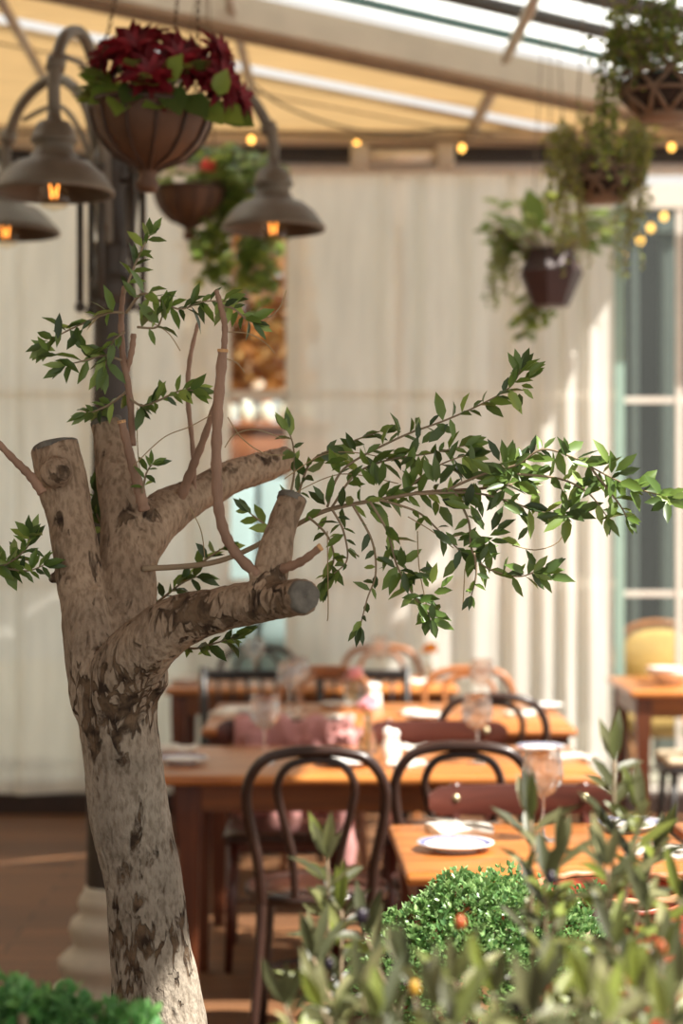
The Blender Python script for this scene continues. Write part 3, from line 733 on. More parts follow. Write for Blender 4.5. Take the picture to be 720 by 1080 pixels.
napkin('folded napkin on the curtain table beside the yellow flowers', 440, 9.1, .12, .1, R(5), seed=12)

def vase(label, px, Z, kind, flower, z=.75):
    t = thing('flower_vase', label, 'vase', (X(px, Z), Z, z), 0, 'flower vases on the tables')
    if kind == 'flask': prof = [(.001, 0), (.033, 0), (.037, .006), (.036, .03), (.018, .075), (.012, .095), (.012, .12), (.016, .126)]
    else: prof = [(.001, 0), (.036, 0), (.04, .006), (.042, .07), (.038, .09), (.034, .095), (.036, .1)]
    b = MB(); b.lathe(prof, seg=24); b.build('body', M['vase'], t)
    b = MB(); b.lathe([(.001, .004)] + [(max(r - .004, .002), zz + .002) for (r, zz) in prof[2:4]] + [(.001, prof[3][1] + .003)], seg=18); b.build('water', M['water'], t)
    top = prof[-1][1]
    b = MB(); b.tube([(0, 0, .01), (.003, 0, top + .02)], .0025, 6)
    for k in range(3): b.leaf((0, 0, top), (math.cos(k * 2.1), math.sin(k * 2.1), .5), (0, 0, 1), .05, .02)
    b.build('stem', M['ivy'], t)
    b = MB(); c = Vector((.003, -.004, top + .035))
    for k in range(46):
        a = rnd(0, 6.28); e = rnd(-.5, 1.4); d = Vector((math.cos(a) * math.cos(e), math.sin(a) * math.cos(e), math.sin(e)))
        b.leaf(c + d * rnd(0, .012) - Vector((0, 0, .01)), d, (d.z + .3, .3, 1), rnd(.034, .046), .036, bend=-.3)
    b.build('bloom', M[flower], t)
vase('clear flask vase with a pink carnation on the flask-vase table', 388, 6.38, 'flask', 'pink')
vase('glass jar holding a pink carnation on the middle table', 372, 7.98, 'jar', 'pink')
vase('small vase of yellow flowers on the table against the curtain', 452, 9.2, 'flask', 'yellow')
def shaker(label, px, Z, h=.1, z=.75):
    t = thing('salt_shaker', label, 'shaker', (X(px, Z), Z, z), 0, 'salt and pepper shakers')
    b = MB(); b.lathe([(.001, 0), (.02, 0), (.022, .006), (.02, h * .5), (.012, h * .7), (.014, h * .74)], seg=18); b.build('body', M['shaker'], t)
    b = MB(); b.lathe([(.014, h * .74), (.017, h * .82), (.014, h * .94), (.001, h)], seg=18); b.build('cap', M['cutlery'] if h < .1 else M['china'], t)
shaker('white shaker beside the flask vase on the flask-vase table', 409, 6.15, .115)
shaker('shorter white shaker touching its taller mate near the flask vase', 416, 6.22, .1)
shaker('white shaker next to the glass jar on the middle table', 391, 7.85, .115)
shaker('second white shaker behind the first next to the glass jar', 397, 7.95, .105)
t = thing('serving_bowl', 'white serving bowl on the table in front of the glass door', 'bowl', (X(706, 9.1), 9.1, .751))
b = MB(); b.lathe([(.001, 0), (.05, 0), (.055, .008), (.1, .045), (.115, .075), (.11, .075), (.095, .048), (.05, .014), (.001, .012)], seg=30); b.build('bowl_body', M['china'], t)
b = MB(); b.lathe([(.11, .074), (.118, .078), (.115, .081), (.11, .075)], seg=30); b.build('rim', M['light'], t)

# ------------------------------------------------------------------ lamp post
LX, LY = -.727, 6.0
t = thing('lamp_post', 'tall dark metal lamp post with pale moulded base behind the tree', 'lamp post', (LX, LY, 0))
prof = [(.19, 0), (.195, .03), (.185, .06), (.16, .075), (.15, .1), (.165, .125), (.168, .15), (.14, .175), (.118, .19), (.125, .215), (.135, .245), (.125, .275), (.1, .29), (.1, .31), (.108, .325), (.1, .345), (.088, .36), (.084, .38)]
b = MB(); b.lathe(prof, seg=40, cap0=True, cap1=True); b.build('base', M['stone'], t)
b = MB(); b.lathe([(.080, .37), (.076, .8), (.062, 1.8), (.055, 2.3), (.052, 2.36), (.06, 2.38), (.06, 2.40), (.045, 2.42), (.045, 2.58), (.058, 2.61), (.066, 2.65), (.066, 2.68), (.05, 2.7), (.04, 2.74), (.045, 2.78), (.02, 2.84), (.001, 2.86)], seg=28); b.build('pole', M['pole'], t)
b = MB(); b.lathe([(.06, 2.22), (.075, 2.24), (.075, 2.29), (.06, 2.31)], seg=24); b.build('collar', M['pole'], t)
for k in range(6):
    a = k * math.pi / 3 + .3; c, s = math.cos(a), math.sin(a)
    b = MB(); b.tube([(c * .1, s * .1, 2.62), (c * .1, s * .1, 2.22)], .011, 8); b.ball((c * .1, s * .1, 2.205), .018, 10, 6); b.ball((c * .1, s * .1, 2.635), .018, 10, 6)
    b.tube([(c * .05, s * .05, 2.6), (c * .1, s * .1, 2.6)], .008, 6); b.build('strap_rod', M['pole'], t)
lamps = [(Vector((X(57, 5.4), 5.4, CAMZ + 345 * 5.4 / F)), .168), (Vector((X(6, 6.45), 6.45, CAMZ + 303 * 6.45 / F)), .18), (Vector((X(288, 6.3), 6.3, CAMZ + 307 * 6.3 / F)), .17)]
for i, (q, r) in enumerate(lamps):
    L = q - Vector((LX, LY, 0)); hd = Vector((L.x, L.y, 0)); d = hd.normalized(); rr = hd.length
    zt = L.z + .24
    arm = MB(); base = d * .045
    pts = spl([tuple(base + Vector((0, 0, 2.40))), tuple(d * .07 + Vector((0, 0, 2.62))), tuple(d * rr * .22 + Vector((0, 0, 2.86))), tuple(d * rr * .5 + Vector((0, 0, 2.985))), tuple(d * rr * .82 + Vector((0, 0, 2.94))), tuple(d * rr * .985 + Vector((0, 0, 2.82))), tuple(d * rr + Vector((0, 0, zt)))], 8)
    arm.tube(pts, .0185, 10); a = arm.build('arm', M['lamp'], t)
    c = MB(); k = int(len(pts) * .8); pp = [Vector(pts[k - 1]), Vector(pts[k + 1])]; c.tube(pp, .028, 12); c.build('collar', M['lamp'], a)
    c = MB(); c.tube(spl([tuple(d * .07 + Vector((0, 0, 2.45))), tuple(d * .12 + Vector((0, 0, 2.7))), tuple(d * rr * .45 + Vector((0, 0, 2.885))), tuple(d * rr * .82 + Vector((0, 0, 2.88)))], 8), .009, 8); c.build('brace', M['lamp'], a)
    sh = MB()
    sh.lathe([(.018, .24), (.022, .212), (.045, .204), (.058, .184), (.062, .162), (.068, .156), (.066, .147), (.055, .143), (.057, .125), (.066, .11), (.072, .1), (.105, .09), (.14, .06), (r - .006, .025), (r + .004, .012), (r + .004, 0), (r - .004, 0)], c=L, seg=40)
    s_o = sh.build('lamp_shade', M['lamp'], t)
    sh = MB(); sh.lathe([(r - .004, .001), (r - .012, .02), (.13, .05), (.1, .08), (.06, .095), (.045, .13), (.001, .155)], c=L, seg=36); sh.build('shade_lining', M['lamp_in'], s_o)
    sh = MB(); sh.lathe([(.018, .075), (.02, .05), (.042, .012), (.046, -.012), (.036, -.036), (.001, -.048)], c=L, seg=20); bl = sh.build('bulb', M['bulb'], t)
    sh = MB(); sh.lathe([(.019, .12), (.02, .07)], c=L, seg=14); sh.build('bulb_socket', M['lamp_in'], bl)
    sh = MB(); sh.tube([L + Vector(v) for v in ((-.012, 0, .03), (-.008, .004, -.012), (0, 0, .015), (.008, -.004, -.012), (.012, 0, .03))], .0028, 6); sh.build('filament', M['fil'], bl)

# ------------------------------------------------------------------ hanging bowls with flowers
def hang_bowl(name, label, px, py, Z, r, zhook, tilt=0.0, chains=True):
    p = P(px, py, Z)
    t = thing(name, label, 'hanging basket', p)
    t.rotation_euler = (0, tilt, 0)
    prof = [(r * .16, -r * 1.36), (r * .2, -r * 1.25), (r * .14, -r * 1.12), (r * .17, -r * 1.0), (r * .3, -r * .92), (r * .6, -r * .78), (r * .85, -r * .5), (r * .97, -r * .2), (r * 1.0, -.01), (r * 1.03, .0), (r * 1.03, .012), (r * .97, .012), (r * .93, -.02)]
    b = MB(); b.lathe([(.001, -r * 1.38)] + prof, seg=40); b.build('bowl', M['bowl'], t)
    for k in range(12):
        a = k * math.pi / 6 + .2; b = MB()
        b.tube([(rr * 1.015 * math.cos(a), rr * 1.015 * math.sin(a), z) for (rr, z) in spl(prof[3:9], 3)], r * .03, 6); b.build('rib', M['rib'], t)
    b = MB(); b.tube([(r * 1.02 * math.cos(a), r * 1.02 * math.sin(a), .003) for a in [2 * math.pi * k / 40 for k in range(40)]], r * .05, 8, closed=True); b.build('rim', M['rib'], t)
    b = MB(); b.lathe([(.001, .0), (r * .95, -.01)], seg=24); b.build('soil', M['soil'], t)
    hook = Vector((.06, .1, zhook - p.z))
    for k in range(3):
        a = k * 2 * math.pi / 3 + 3.5; s0 = Vector((r * math.cos(a), r * math.sin(a), 0)); d = hook - s0; L = d.length; d.normalize()
        b = MB(); n = int(L / .022); u = d.orthogonal().normalized(); w = d.cross(u)
        for i in range(n):
            c = s0 + d * (i + .5) * L / n; v = u if i % 2 else w
            b.tube([c + d * .013 * math.cos(g) + v * .006 * math.sin(g) for g in [2 * math.pi * q / 8 for q in range(8)]], .0018, 4, closed=True)
        b.build('chain', M['chain'], t)
    return t
t = hang_bowl('hanging_planter', 'brown ribbed hanging bowl overflowing with dark red poinsettias', 160, 116, 4.8, .152, zr(4.8) + .02, R(3.5))
def poinsettia(parent, c, r, face):
    b = MB(); fd = Vector(face).normalized()
    u = fd.orthogonal().normalized(); w = fd.cross(u)
    for ring, (n, tilt, L) in enumerate(((11, .12, 1.0), (10, .42, .88), (8, .8, .62))):
        for k in range(n):
            a = 2 * math.pi * (k + .4 * ring + rnd(-.15, .15)) / n
            d = (u * math.cos(a) + w * math.sin(a)) * math.cos(tilt) + fd * math.sin(tilt)
            l = r * L * rnd(.85, 1.12)
            b.leaf(Vector(c), d, fd, l, l * .36, bend=.22, fold=.3)
        b.build('bloom', M['red'], parent)
for (px, py, dz, r) in ((112, 62, -.02, .088), (140, 52, -.09, .1), (158, 78, -.13, .095), (185, 60, -.10, .085), (150, 42, .05, .085), (200, 66, -.07, .085), (226, 52, -.03, .075), (232, 82, -.08, .085), (250, 98, -.02, .075), (178, 45, .05, .08), (120, 84, .06, .08), (215, 90, .06, .08)):
    c = P(px, py, 4.8 + dz) - t.location
    out = Vector((c.x, c.y * 1.0 - .08, c.z * .6 + .02))
    poinsettia(t, c, r, out)
b = MB()
for (px, py, dz, L, dx, dzz) in ((112, 100, -.08, .1, -.7, -.4), (104, 88, -.03, .1, -.8, .3), (182, 100, -.15, .1, .3, -.5), (205, 105, -.14, .1, .5, -.4), (236, 112, -.08, .11, .9, -.35), (248, 118, -.02, .1, .9, -.2), (140, 96, -.15, .1, -.2, -.3), (180, 72, -.15, .08, .3, .7), (165, 108, -.15, .07, -.5, -.1), (222, 112, -.12, .09, .6, -.5), (100, 104, .02, .09, -.9, -.2), (232, 84, -.14, .07, .2, .8), (128, 104, -.13, .1, -.1, -.5), (195, 112, .12, .1, .5, .2), (130, 100, .12, .1, -.5, .2)):
    c = P(px, py, 4.8 + dz) - t.location
    d = Vector((dx, -.45, dzz)); bs = c - d.normalized() * L * .45
    b.leaf(bs, d, (0, -.9, .6), L, L * .85, bend=.2, fold=.25)
for k in range(40):
    a = rnd(0, 6.28); q = Vector((.12 * math.cos(a), .12 * math.sin(a), rnd(.01, .1)))
    b.leaf(q, (math.cos(a), math.sin(a), rnd(-.2, .5)), (0, 0, 1), rnd(.06, .09), rnd(.04, .06))
b.build('foliage', M['broad'], t)
b = MB()
for k in range(10):
    a = k * .7; b.tube([(.02 * math.cos(a), .02 * math.sin(a), -.02), (.11 * math.cos(a), .1 * math.sin(a), .12)], .004, 6)
b.build('stem', M['ivy'], t)

t = hang_bowl('hanging_planter', 'smaller ribbed hanging bowl with a coral flower behind the poinsettia bowl', 200, 202, 7.4, .138, zr(7.4) + .02)
b = MB(); st = MB()
for k in range(70):
    a = rnd(0, 6.28); q = Vector((.12 * math.cos(a), .12 * math.sin(a), rnd(0, .12)))
    b.leaf(q, (math.cos(a), math.sin(a), rnd(-.3, .9)), (0, 0, 1), rnd(.06, .1), rnd(.04, .06))
for k in range(26):      # trailing ivy towards the gap
    x0 = rnd(.02, .34); y0 = rnd(-.05, .15); z0 = rnd(.0, .15); ln = rnd(.15, .52)
    pts = spl([(x0 * .3, y0 * .3, .02), (x0, y0, z0 + .04), (x0 + .03, y0, z0 - ln * .5), (x0 + rnd(-.05, .05), y0, z0 - ln)], 6)
    st.tube(pts, .002, 4)
    for i in range(4, len(pts)):
        for q in range(2): b.leaf(pts[i], (rnd(-1, 1), rnd(-1, .5), rnd(-.6, .3)), (0, -.8, .6), rnd(.045, .075), rnd(.035, .06))
b.build('foliage', M['ivy'], t); st.build('vine', M['twig'], t)
b = MB(); c = P(220, 176, 7.3) - t.location
for k in range(46):
    a = rnd(0, 6.28); e = rnd(-1, 1.4); d = Vector((math.cos(a) * math.cos(e), math.sin(a) * math.cos(e), math.sin(e))); b.leaf(c + d * .01, d, (.2, -.3, 1), .028, .03, bend=-.3)
b.build('bloom', M['coral'], t)
b = MB(); b.tube([tuple(c * .3), tuple(c)], .004, 6); b.build('stem', M['ivy'], t)

# three baskets in a row on cords
def vine(bl, bs, start, ln, out, size, n=16, wl=.8, four=False):
    a = rnd(0, 6.28); s = Vector(start)
    pts = [s, s + Vector(out) + Vector((0, 0, .02))]
    cur = pts[-1].copy()
    for k in range(5):
        cur = cur + Vector((rnd(-.02, .02), rnd(-.02, .02), -ln / 5)); pts.append(cur.copy())
    pts = spl([tuple(p) for p in pts], 4)
    bs.tube(pts, .0016, 4)
    for i in range(n):
        p = Vector(pts[min(len(pts) - 1, int(len(pts) * (i + .5) / n))])
        for q in range(2):
            d = (rnd(-1, 1), rnd(-1, 1), rnd(-.7, .4))
            if four: bl.leaf4(p, d, (rnd(-.5, .5), -1, rnd(0, 1)), size * rnd(.7, 1.2), size * wl)
            else: bl.leaf(p, d, (rnd(-.5, .5), -1, .6), size * rnd(.7, 1.2), size * wl)
def lattice_bowl(t, r, h):
    rings = [(r * .55, -h), (r * .98, -h * .45), (r * .95, 0.0), (r * .6, h * .55)]
    n = 8
    b = MB()
    for (rr, z) in rings:
        b.tube([(rr * math.cos(2 * math.pi * k / 32), rr * math.sin(2 * math.pi * k / 32), z) for k in range(32)], .006, 6, closed=True)
    for i in range(3):
        for k in range(n):
            for s in (-.5, .5):
                a0 = 2 * math.pi * (k + .5 * (i % 2)) / n; a1 = a0 + s * 2 * math.pi / n
                b.tube([(rings[i][0] * math.cos(a0), rings[i][0] * math.sin(a0), rings[i][1]), (rings[i + 1][0] * math.cos(a1), rings[i + 1][0] * math.sin(a1), rings[i + 1][1])], .007, 6)
    b.build('lattice_cage', M['lattice'], t)
    b = MB(); b.lathe([(.001, -h), (r * .52, -h), (r * .9, -h * .45), (r * .87, -h * .05), (.001, 0)], seg=24); b.build('liner', M['liner'], t)
    b = MB(); b.lathe([(.001, -h - .012), (r * .56, -h - .012), (r * .56, -h), (.001, -h)], seg=24); b.build('base_disc', M['lattice'], t)
def cords(t, r, z, top):
    for k in range(3):
        a = k * 2 * math.pi / 3 + .4; b = MB()
        b.tube([(r * math.cos(a), r * math.sin(a), z), (r * .35 * math.cos(a), r * .35 * math.sin(a), top)], .0028, 5); b.build('cord', M['cord'], t)
p = P(700, 82, 5.9); t = thing('hanging_basket', 'lattice hanging basket closest to the frosted roof, small-leaved vines spilling over', 'hanging basket', p, 0, 'hanging plant baskets by the glass door')
lattice_bowl(t, .14, .12); cords(t, .13, .06, zr(5.9) - p.z)
bl, bs = MB(), MB()
for k in range(46):
    a = rnd(1.9, 5.2); o_ = rnd(.02, .1); vine(bl, bs, (.07 * math.cos(a), .07 * math.sin(a), .05), rnd(.02, .22), (o_ * math.cos(a) * 1.3, o_ * math.sin(a), rnd(.03, .16)), .024, 12, .75)
for k in range(10): vine(bl, bs, (-.09, rnd(-.08, .06), .03), rnd(.28, .42), (-.06 - rnd(0, .1), rnd(-.05, .05), rnd(0, .06)), .022, 20, .75)
for k in range(14):
    a = rnd(-1.2, 1.9); vine(bl, bs, (.07 * math.cos(a), .07 * math.sin(a), .05), rnd(.02, .12), (.05 * math.cos(a), .05 * math.sin(a), rnd(.05, .14)), .024, 10, .75)
bl.build('foliage', M['ivy'], t); bs.build('vine', M['twig'], t)
p = P(636, 182, 6.7); t = thing('hanging_basket', 'middle lattice hanging basket of the row, wispy yellow-green vines', 'hanging basket', p, 0, 'hanging plant baskets by the glass door')
lattice_bowl(t, .14, .09); cords(t, .12, .03, zr(6.7) - p.z)
bl, bs = MB(), MB()
for k in range(80):
    a = rnd(0, 6.28); o_ = rnd(.03, .11); vine(bl, bs, (.08 * math.cos(a), .08 * math.sin(a), .03), rnd(.02, .15), (o_ * math.cos(a), o_ * math.sin(a), rnd(.03, .15)), .02, 12, .5, True)
for (dx, ln, n) in ((-.11, .42, 14), (.07, .42, 11), (.14, .3, 6), (-.15, .25, 6)):
    for k in range(n): vine(bl, bs, (dx * .8, rnd(-.1, .02), .03), ln * rnd(.6, 1.1), (dx * .3 + rnd(-.02, .02), rnd(-.06, .02), .03), .019, 26, .55, True)
bl.build('foliage', M['fern'], t); bs.build('vine', M['twig'], t)
p = P(580, 288, 8.2); t = thing('hanging_basket', 'dark faceted hanging pot with trailing ivy, lowest of the row', 'hanging basket', p, 0, 'hanging plant baskets by the glass door')
b = MB(); b.lathe([(.001, -.145), (.08, -.145), (.142, .0), (.1, .1), (.088, .1), (.125, 0)], seg=7); auto_sharp(b.build('pot', M['pot_dark'], t, False), 10)
b = MB(); b.lathe([(.001, .07), (.1, .06)], seg=14); b.build('soil', M['soil'], t)
cords(t, .1, .1, zr(8.2) - p.z)
bl, bs = MB(), MB()
for k in range(95):
    a = rnd(0, 6.28); d = Vector((math.cos(a), math.sin(a), rnd(.2, 1.6))); ln = rnd(.05, .24)
    q = Vector((.04 * math.cos(a), .04 * math.sin(a), .08)); e = q + d.normalized() * ln * 1.2
    bs.tube([q, e], .002, 4); bl.leaf(e, (d.x, d.y - .2, rnd(-.2, .7)), (0, -.6, .8), rnd(.07, .13), rnd(.05, .09), bend=.3)
for k in range(7): vine(bl, bs, (-.05 + .012 * k, .05, .08), rnd(.3, .46), (-.03, .1, .02), .055, 9, .9)
for k in range(20): vine(bl, bs, (-.09 + rnd(-.02, .0), rnd(-.04, .06), .08), rnd(.12, .34), (-.09 + rnd(-.06, .0), rnd(-.05, .03), .08), .024, 16, .6)
bl.build('foliage', M['ivy'], t); bs.build('vine', M['twig'], t)
b = MB(); b.leaf(P(567, 245, 8.1) - p, (-.25, -.3, 1), (0, -1, .2), .19, .13); b.build('upright_leaf', M['broad'], t)

# fairy lights under the eave and outside, heater
def fairy(label, px, py, Z, r=.016):
    t = thing('fairy_light', label, 'light bulb', P(px, py, Z), 0, 'warm string lights')
    b = MB(); b.lathe([(.001, -r * 1.3), (r * .7, -r), (r, 0), (r * .6, r)], seg=12); b.build('bulb', M['fairy'], t)
    b = MB(); b.lathe([(r * .62, r), (r * .62, r * 2), (.001, r * 2.1)], seg=10); b.build('socket', M['dark_bar'], t)
for lab, px, py in (('glowing string light under the eave behind the poinsettia bowl', 265, 147), ('glowing string light above one end box of the heater', 376, 152), ('glowing string light just past the other heater box', 487, 156), ('glowing string light under the eave beside the lattice baskets', 708, 155)):
    fairy(lab, px, py, 9.55)
b = MB(); b.tube(spl([P(-20, 140, 9.58), P(130, 140, 9.58), P(265, 139, 9.58), P(376, 144, 9.58), P(487, 148, 9.58), P(600, 152, 9.58), P(708, 147, 9.58), P(760, 150, 9.58)], 6), .005, 6)
tag(b.build('hanging_cable', M['dark_bar']), 'dark cable carrying the warm string lights along the eave', 'cable')
for px, py in ((700, 228), (686, 240), (675, 253), (656, 269)):
    fairy('small string light glowing outside behind the glass door', px, py, 11.2, .02)
    bpy.context.view_layer.objects.active
b = MB(); b.tube(spl([P(725, 216, 11.2), P(700, 222, 11.2), P(686, 234, 11.2), P(675, 247, 11.2), P(656, 263, 11.2), P(640, 285, 11.2)], 6), .005, 6)
tag(b.build('hanging_cable', M['dark_bar']), 'thin cable with small lights hanging outside the glass door', 'cable')
t = thing('hanging_heater', 'long grey patio heater with two end boxes mounted under the eave', 'heater', P(424, 166, 9.5))
for s, w in ((-1, .09), (1, .09)):
    b = MB(); b.box((s * .215, 0, .0), (w, .1, .115), bev=.012); b.build('end_box', M['steel'], t)
b = MB(); b.tube([(-.2, 0, -.005), (.2, 0, .005)], .028, 14); b.build('tube', M['heater_tube'], t)
b = MB(); b.box((0, .04, .035), (.38, .06, .02), bev=.005); b.build('reflector', M['steel'], t)
for s in (-1, 1):
    b = MB(); b.box((s * .215, .07, .06), (.03, .06, .02)); b.build('bracket', M['dark_bar'], t)

# ------------------------------------------------------------------ the cut-back tree
TZ = 3.2
tree = thing('pruned_tree', 'pruned tree with stout cut limbs and thin leafy shoots', 'tree', (0, 0, 0))
limbs = [
    # (px, py, Z, r px)
    [(178, 1240, 3.2, 66), (174, 1150, 3.2, 58), (168, 1075, 3.2, 49), (159, 1010, 3.2, 43.5), (151, 935, 3.2, 41.5), (139, 870, 3.2, 42), (131, 810, 3.2, 41.5), (125, 770, 3.2, 41), (123, 735, 3.2, 44), (122, 705, 3.2, 44)],
    [(128, 810, 3.2, 26), (112, 750, 3.2, 33), (98, 700, 3.2, 30), (90, 655, 3.22, 26), (83, 600, 3.24, 25), (75, 550, 3.26, 25), (66, 510, 3.27, 25.5), (57, 469, 3.28, 25)],
    [(128, 800, 3.21, 26), (130, 745, 3.22, 33), (133, 690, 3.25, 32), (134, 640, 3.28, 30), (134, 590, 3.3, 29), (131, 545, 3.32, 27), (125, 505, 3.34, 23), (118, 472, 3.36, 20), (111, 444, 3.37, 17.5)],
    [(134, 600, 3.29, 28), (150, 565, 3.33, 27), (172, 543, 3.38, 24), (205, 524, 3.43, 20.5), (240, 505, 3.48, 19), (275, 493, 3.53, 16), (304, 484, 3.57, 12)],
    [(130, 805, 3.19, 26), (122, 742, 3.18, 36), (140, 697, 3.14, 35), (165, 672, 3.1, 31), (200, 651, 3.06, 27), (240, 641, 3.02, 24), (275, 635, 2.98, 22.5), (305, 631, 2.94, 20), (321, 629, 2.9, 18.5)],
    [(281, 630, 2.98, 21), (287, 600, 2.99, 18.5), (294, 565, 3.0, 17), (308, 524, 3.02, 16.5)],
]
b = MB()
ends = []
for li in limbs:
    ps = spl(li, 10)
    pts = [P(x, y, z) for (x, y, z, r) in ps]; rad = [r * z / F for (x, y, z, r) in ps]
    b.tube(pts, rad, 24); ends.append((pts[-1], (pts[-1] - pts[-2]).normalized(), rad[-1]))
for (px, py, z, r) in ((120, 735, 3.2, 44), (133, 720, 3.18, 40), (280, 628, 2.98, 25), (60, 497, 3.22, 17), (150, 570, 3.31, 26), (150, 538, 3.3, 12), (268, 606, 2.97, 9), (56, 610, 3.25, 6), (102, 625, 3.2, 8), (148, 712, 3.17, 31)):
    b.ball(P(px, py, z), r * z / F, 16, 10)
me = bpy.data.meshes.new('trunk_raw'); me.from_pydata(b.v, [], b.f)
tmp = bpy.data.objects.new('trunk_raw', me); C.objects.link(tmp)
rm = tmp.modifiers.new('r', 'REMESH'); rm.mode = 'VOXEL'; rm.voxel_size = .0042
sm = tmp.modifiers.new('s', 'SMOOTH'); sm.iterations = 6; sm.factor = .5
dg = bpy.context.evaluated_depsgraph_get(); dg.update()
me2 = bpy.data.meshes.new_from_object(tmp.evaluated_get(dg)); me2.name = 'trunk'
bpy.data.objects.remove(tmp)
nvs = [(v.co.copy(), v.normal.copy()) for v in me2.vertices]; newco = []
SCARS = [(145, 872, 10, 26), (150, 905, 22, 22), (136, 900, 10, 12), (183, 884, 6, 10), (128, 985, 16, 34), (150, 1000, 20, 34), (177, 992, 10, 20), (196, 985, 7, 40), (130, 925, 8, 12), (140, 1045, 22, 14),
         (112, 735, 12, 50), (130, 750, 30, 40), (100, 770, 8, 40), (168, 745, 10, 26), (132, 800, 14, 12), (64, 612, 12, 16), (60, 502, 12, 10), (62, 550, 6, 14), (100, 590, 6, 20), (210, 660, 12, 20), (205, 640, 22, 16), (190, 700, 10, 10), (278, 640, 16, 20), (284, 610, 16, 12), (240, 655, 14, 8), (150, 540, 16, 12), (128, 545, 12, 6), (240, 495, 22, 7), (275, 486, 20, 6), (190, 505, 16, 7), (135, 545, 24, 4), (110, 480, 4, 10)]
scar, crack = [], []
for p, n in nvs:
    qx, qy = 360 + p.x * F / p.y, HY - (p.z - CAMZ) * F / p.y
    sc_ = 0.0
    for (ax, ay, bx, by) in SCARS:
        e_ = ((qx - ax) / bx) ** 2 + ((qy - ay) / by) ** 2
        if e_ < 6: sc_ = max(sc_, math.exp(-e_ * .8))
    scar.append(sc_)
    ck = math.exp(-((p.z - 1.235) / .055) ** 2) + .8 * math.exp(-((qx - 205) / 50) ** 2 - ((qy - 650) / 26) ** 2) + .6 * math.exp(-((qx - 282) / 22) ** 2 - ((qy - 620) / 30) ** 2) + .35 * math.exp(-((p.z - .82) / .1) ** 2)
    crack.append(min(1, ck))
    d = .0045 * noise.noise(p * 14) + .0022 * noise.noise(Vector((p.x * 45, p.y * 45, p.z * 22))) + .0012 * noise.noise(Vector((p.x * 110, p.y * 110, p.z * 45)))
    # knobbly bark scars near the fork and on the lower limb
    k = math.exp(-((p.z - 1.22) / .07) ** 2) + .7 * math.exp(-((p.x + .14) / .05) ** 2) * (1 if p.z < 1.45 and p.x > -.25 else 0)
    d -= .006 * k * max(0, noise.noise(Vector((p.x * 60, p.y * 60, p.z * 16)) + Vector((5, 2, 9))) - .1)
    newco.extend(p + n * d)
me2.vertices.foreach_set('co', newco); me2.update()
for nm_, vals_ in (('scar', scar), ('crack', crack)):
    at_ = me2.attributes.new(nm_, 'FLOAT', 'POINT'); at_.data.foreach_set('value', vals_)
me2.polygons.foreach_set('use_smooth', [True] * len(me2.polygons))
trunk = link('trunk', me2, None, tree); me2.materials.clear(); me2.materials.append(M['bark'])
for i in (1, 2, 3, 4, 5):
    e, d, r = ends[i]
    c = MB(); q = d.to_track_quat('Z', 'Y').to_matrix().to_4x4()
    prof = [(.001, .003), (r * .3, .0035), (r * .6, .0025), (r * .86, .003), (r * .95, 0), (r * .95, -.008)]
    c.lathe(prof, c=e, seg=24, M=q, wob=lambda a, z: 1 + .05 * math.sin(3 * a + 1) + .03 * math.sin(7 * a)); c.build('cut_end', M['cut'], tree)
shoots = [
    [(272, 607, 2.97, 7), (246, 580, 2.97, 6.5), (232, 545, 2.97, 6.5), (228, 490, 2.97, 6.5), (230, 430, 2.98, 6.5), (235, 369, 2.98, 6.2)],
    [(236, 372, 2.985, 4), (237, 345, 2.99, 3.8), (234, 328, 3.0, 3.6), (228, 306, 3.0, 3)],
    [(188, 532, 3.38, 7), (200, 500, 3.36, 5.5), (214, 465, 3.34, 4.5), (229, 420, 3.3, 3.5)],
    [(152, 538, 3.27, 7), (146, 515, 3.26, 6.2), (138, 485, 3.26, 5.5), (128, 444, 3.26, 4.8)],
    [(140, 470, 3.3, 4), (137, 420, 3.31, 4.2), (129, 370, 3.32, 4), (128, 330, 3.33, 3.5), (131, 302, 3.34, 2.8)],
    [(134, 392, 3.32, 3), (139, 370, 3.31, 3.6), (141, 352, 3.31, 3.4)],
    [(45, 520, 3.2, 6), (32, 502, 3.2, 5.5), (15, 485, 3.2, 4.6), (-8, 461, 3.2, 4)],
    [(205, 520, 3.4, 3), (203, 470, 3.42, 3), (198, 420, 3.44, 3), (200, 380, 3.45, 2.8), (209, 340, 3.46, 2.2)],
    [(298, 600, 2.97, 6), (318, 592, 2.94, 5.2), (338, 577, 2.92, 4.2)],
]
for li in shoots:
    ps = spl(li, 8); c = MB(); c.tube([P(x, y, z) for (x, y, z, r) in ps], [.88 * r * z / F * (1 + .12 * math.sin(i * 1.9)) for i, (x, y, z, r) in enumerate(ps)], 10)
    s = c.build('shoot', M['shoot'], tree)
for (px, py, z, r, dx, dz) in ((235, 368.5, 2.98, 5.8, .05, 1), (338.5, 576.5, 2.92, 4.2, .7, .5), (128, 443.6, 3.26, 4.6, -.2, 1)):
    c = MB(); q = Vector((dx, -.1, dz)).to_track_quat('Z', 'Y').to_matrix().to_4x4(); c.lathe([(.0005, .001), (r * z / F, .0006), (r * z / F, -.004)], c=P(px, py, z), seg=14, M=q); c.build('cut_end', M['cut_pale'], tree)

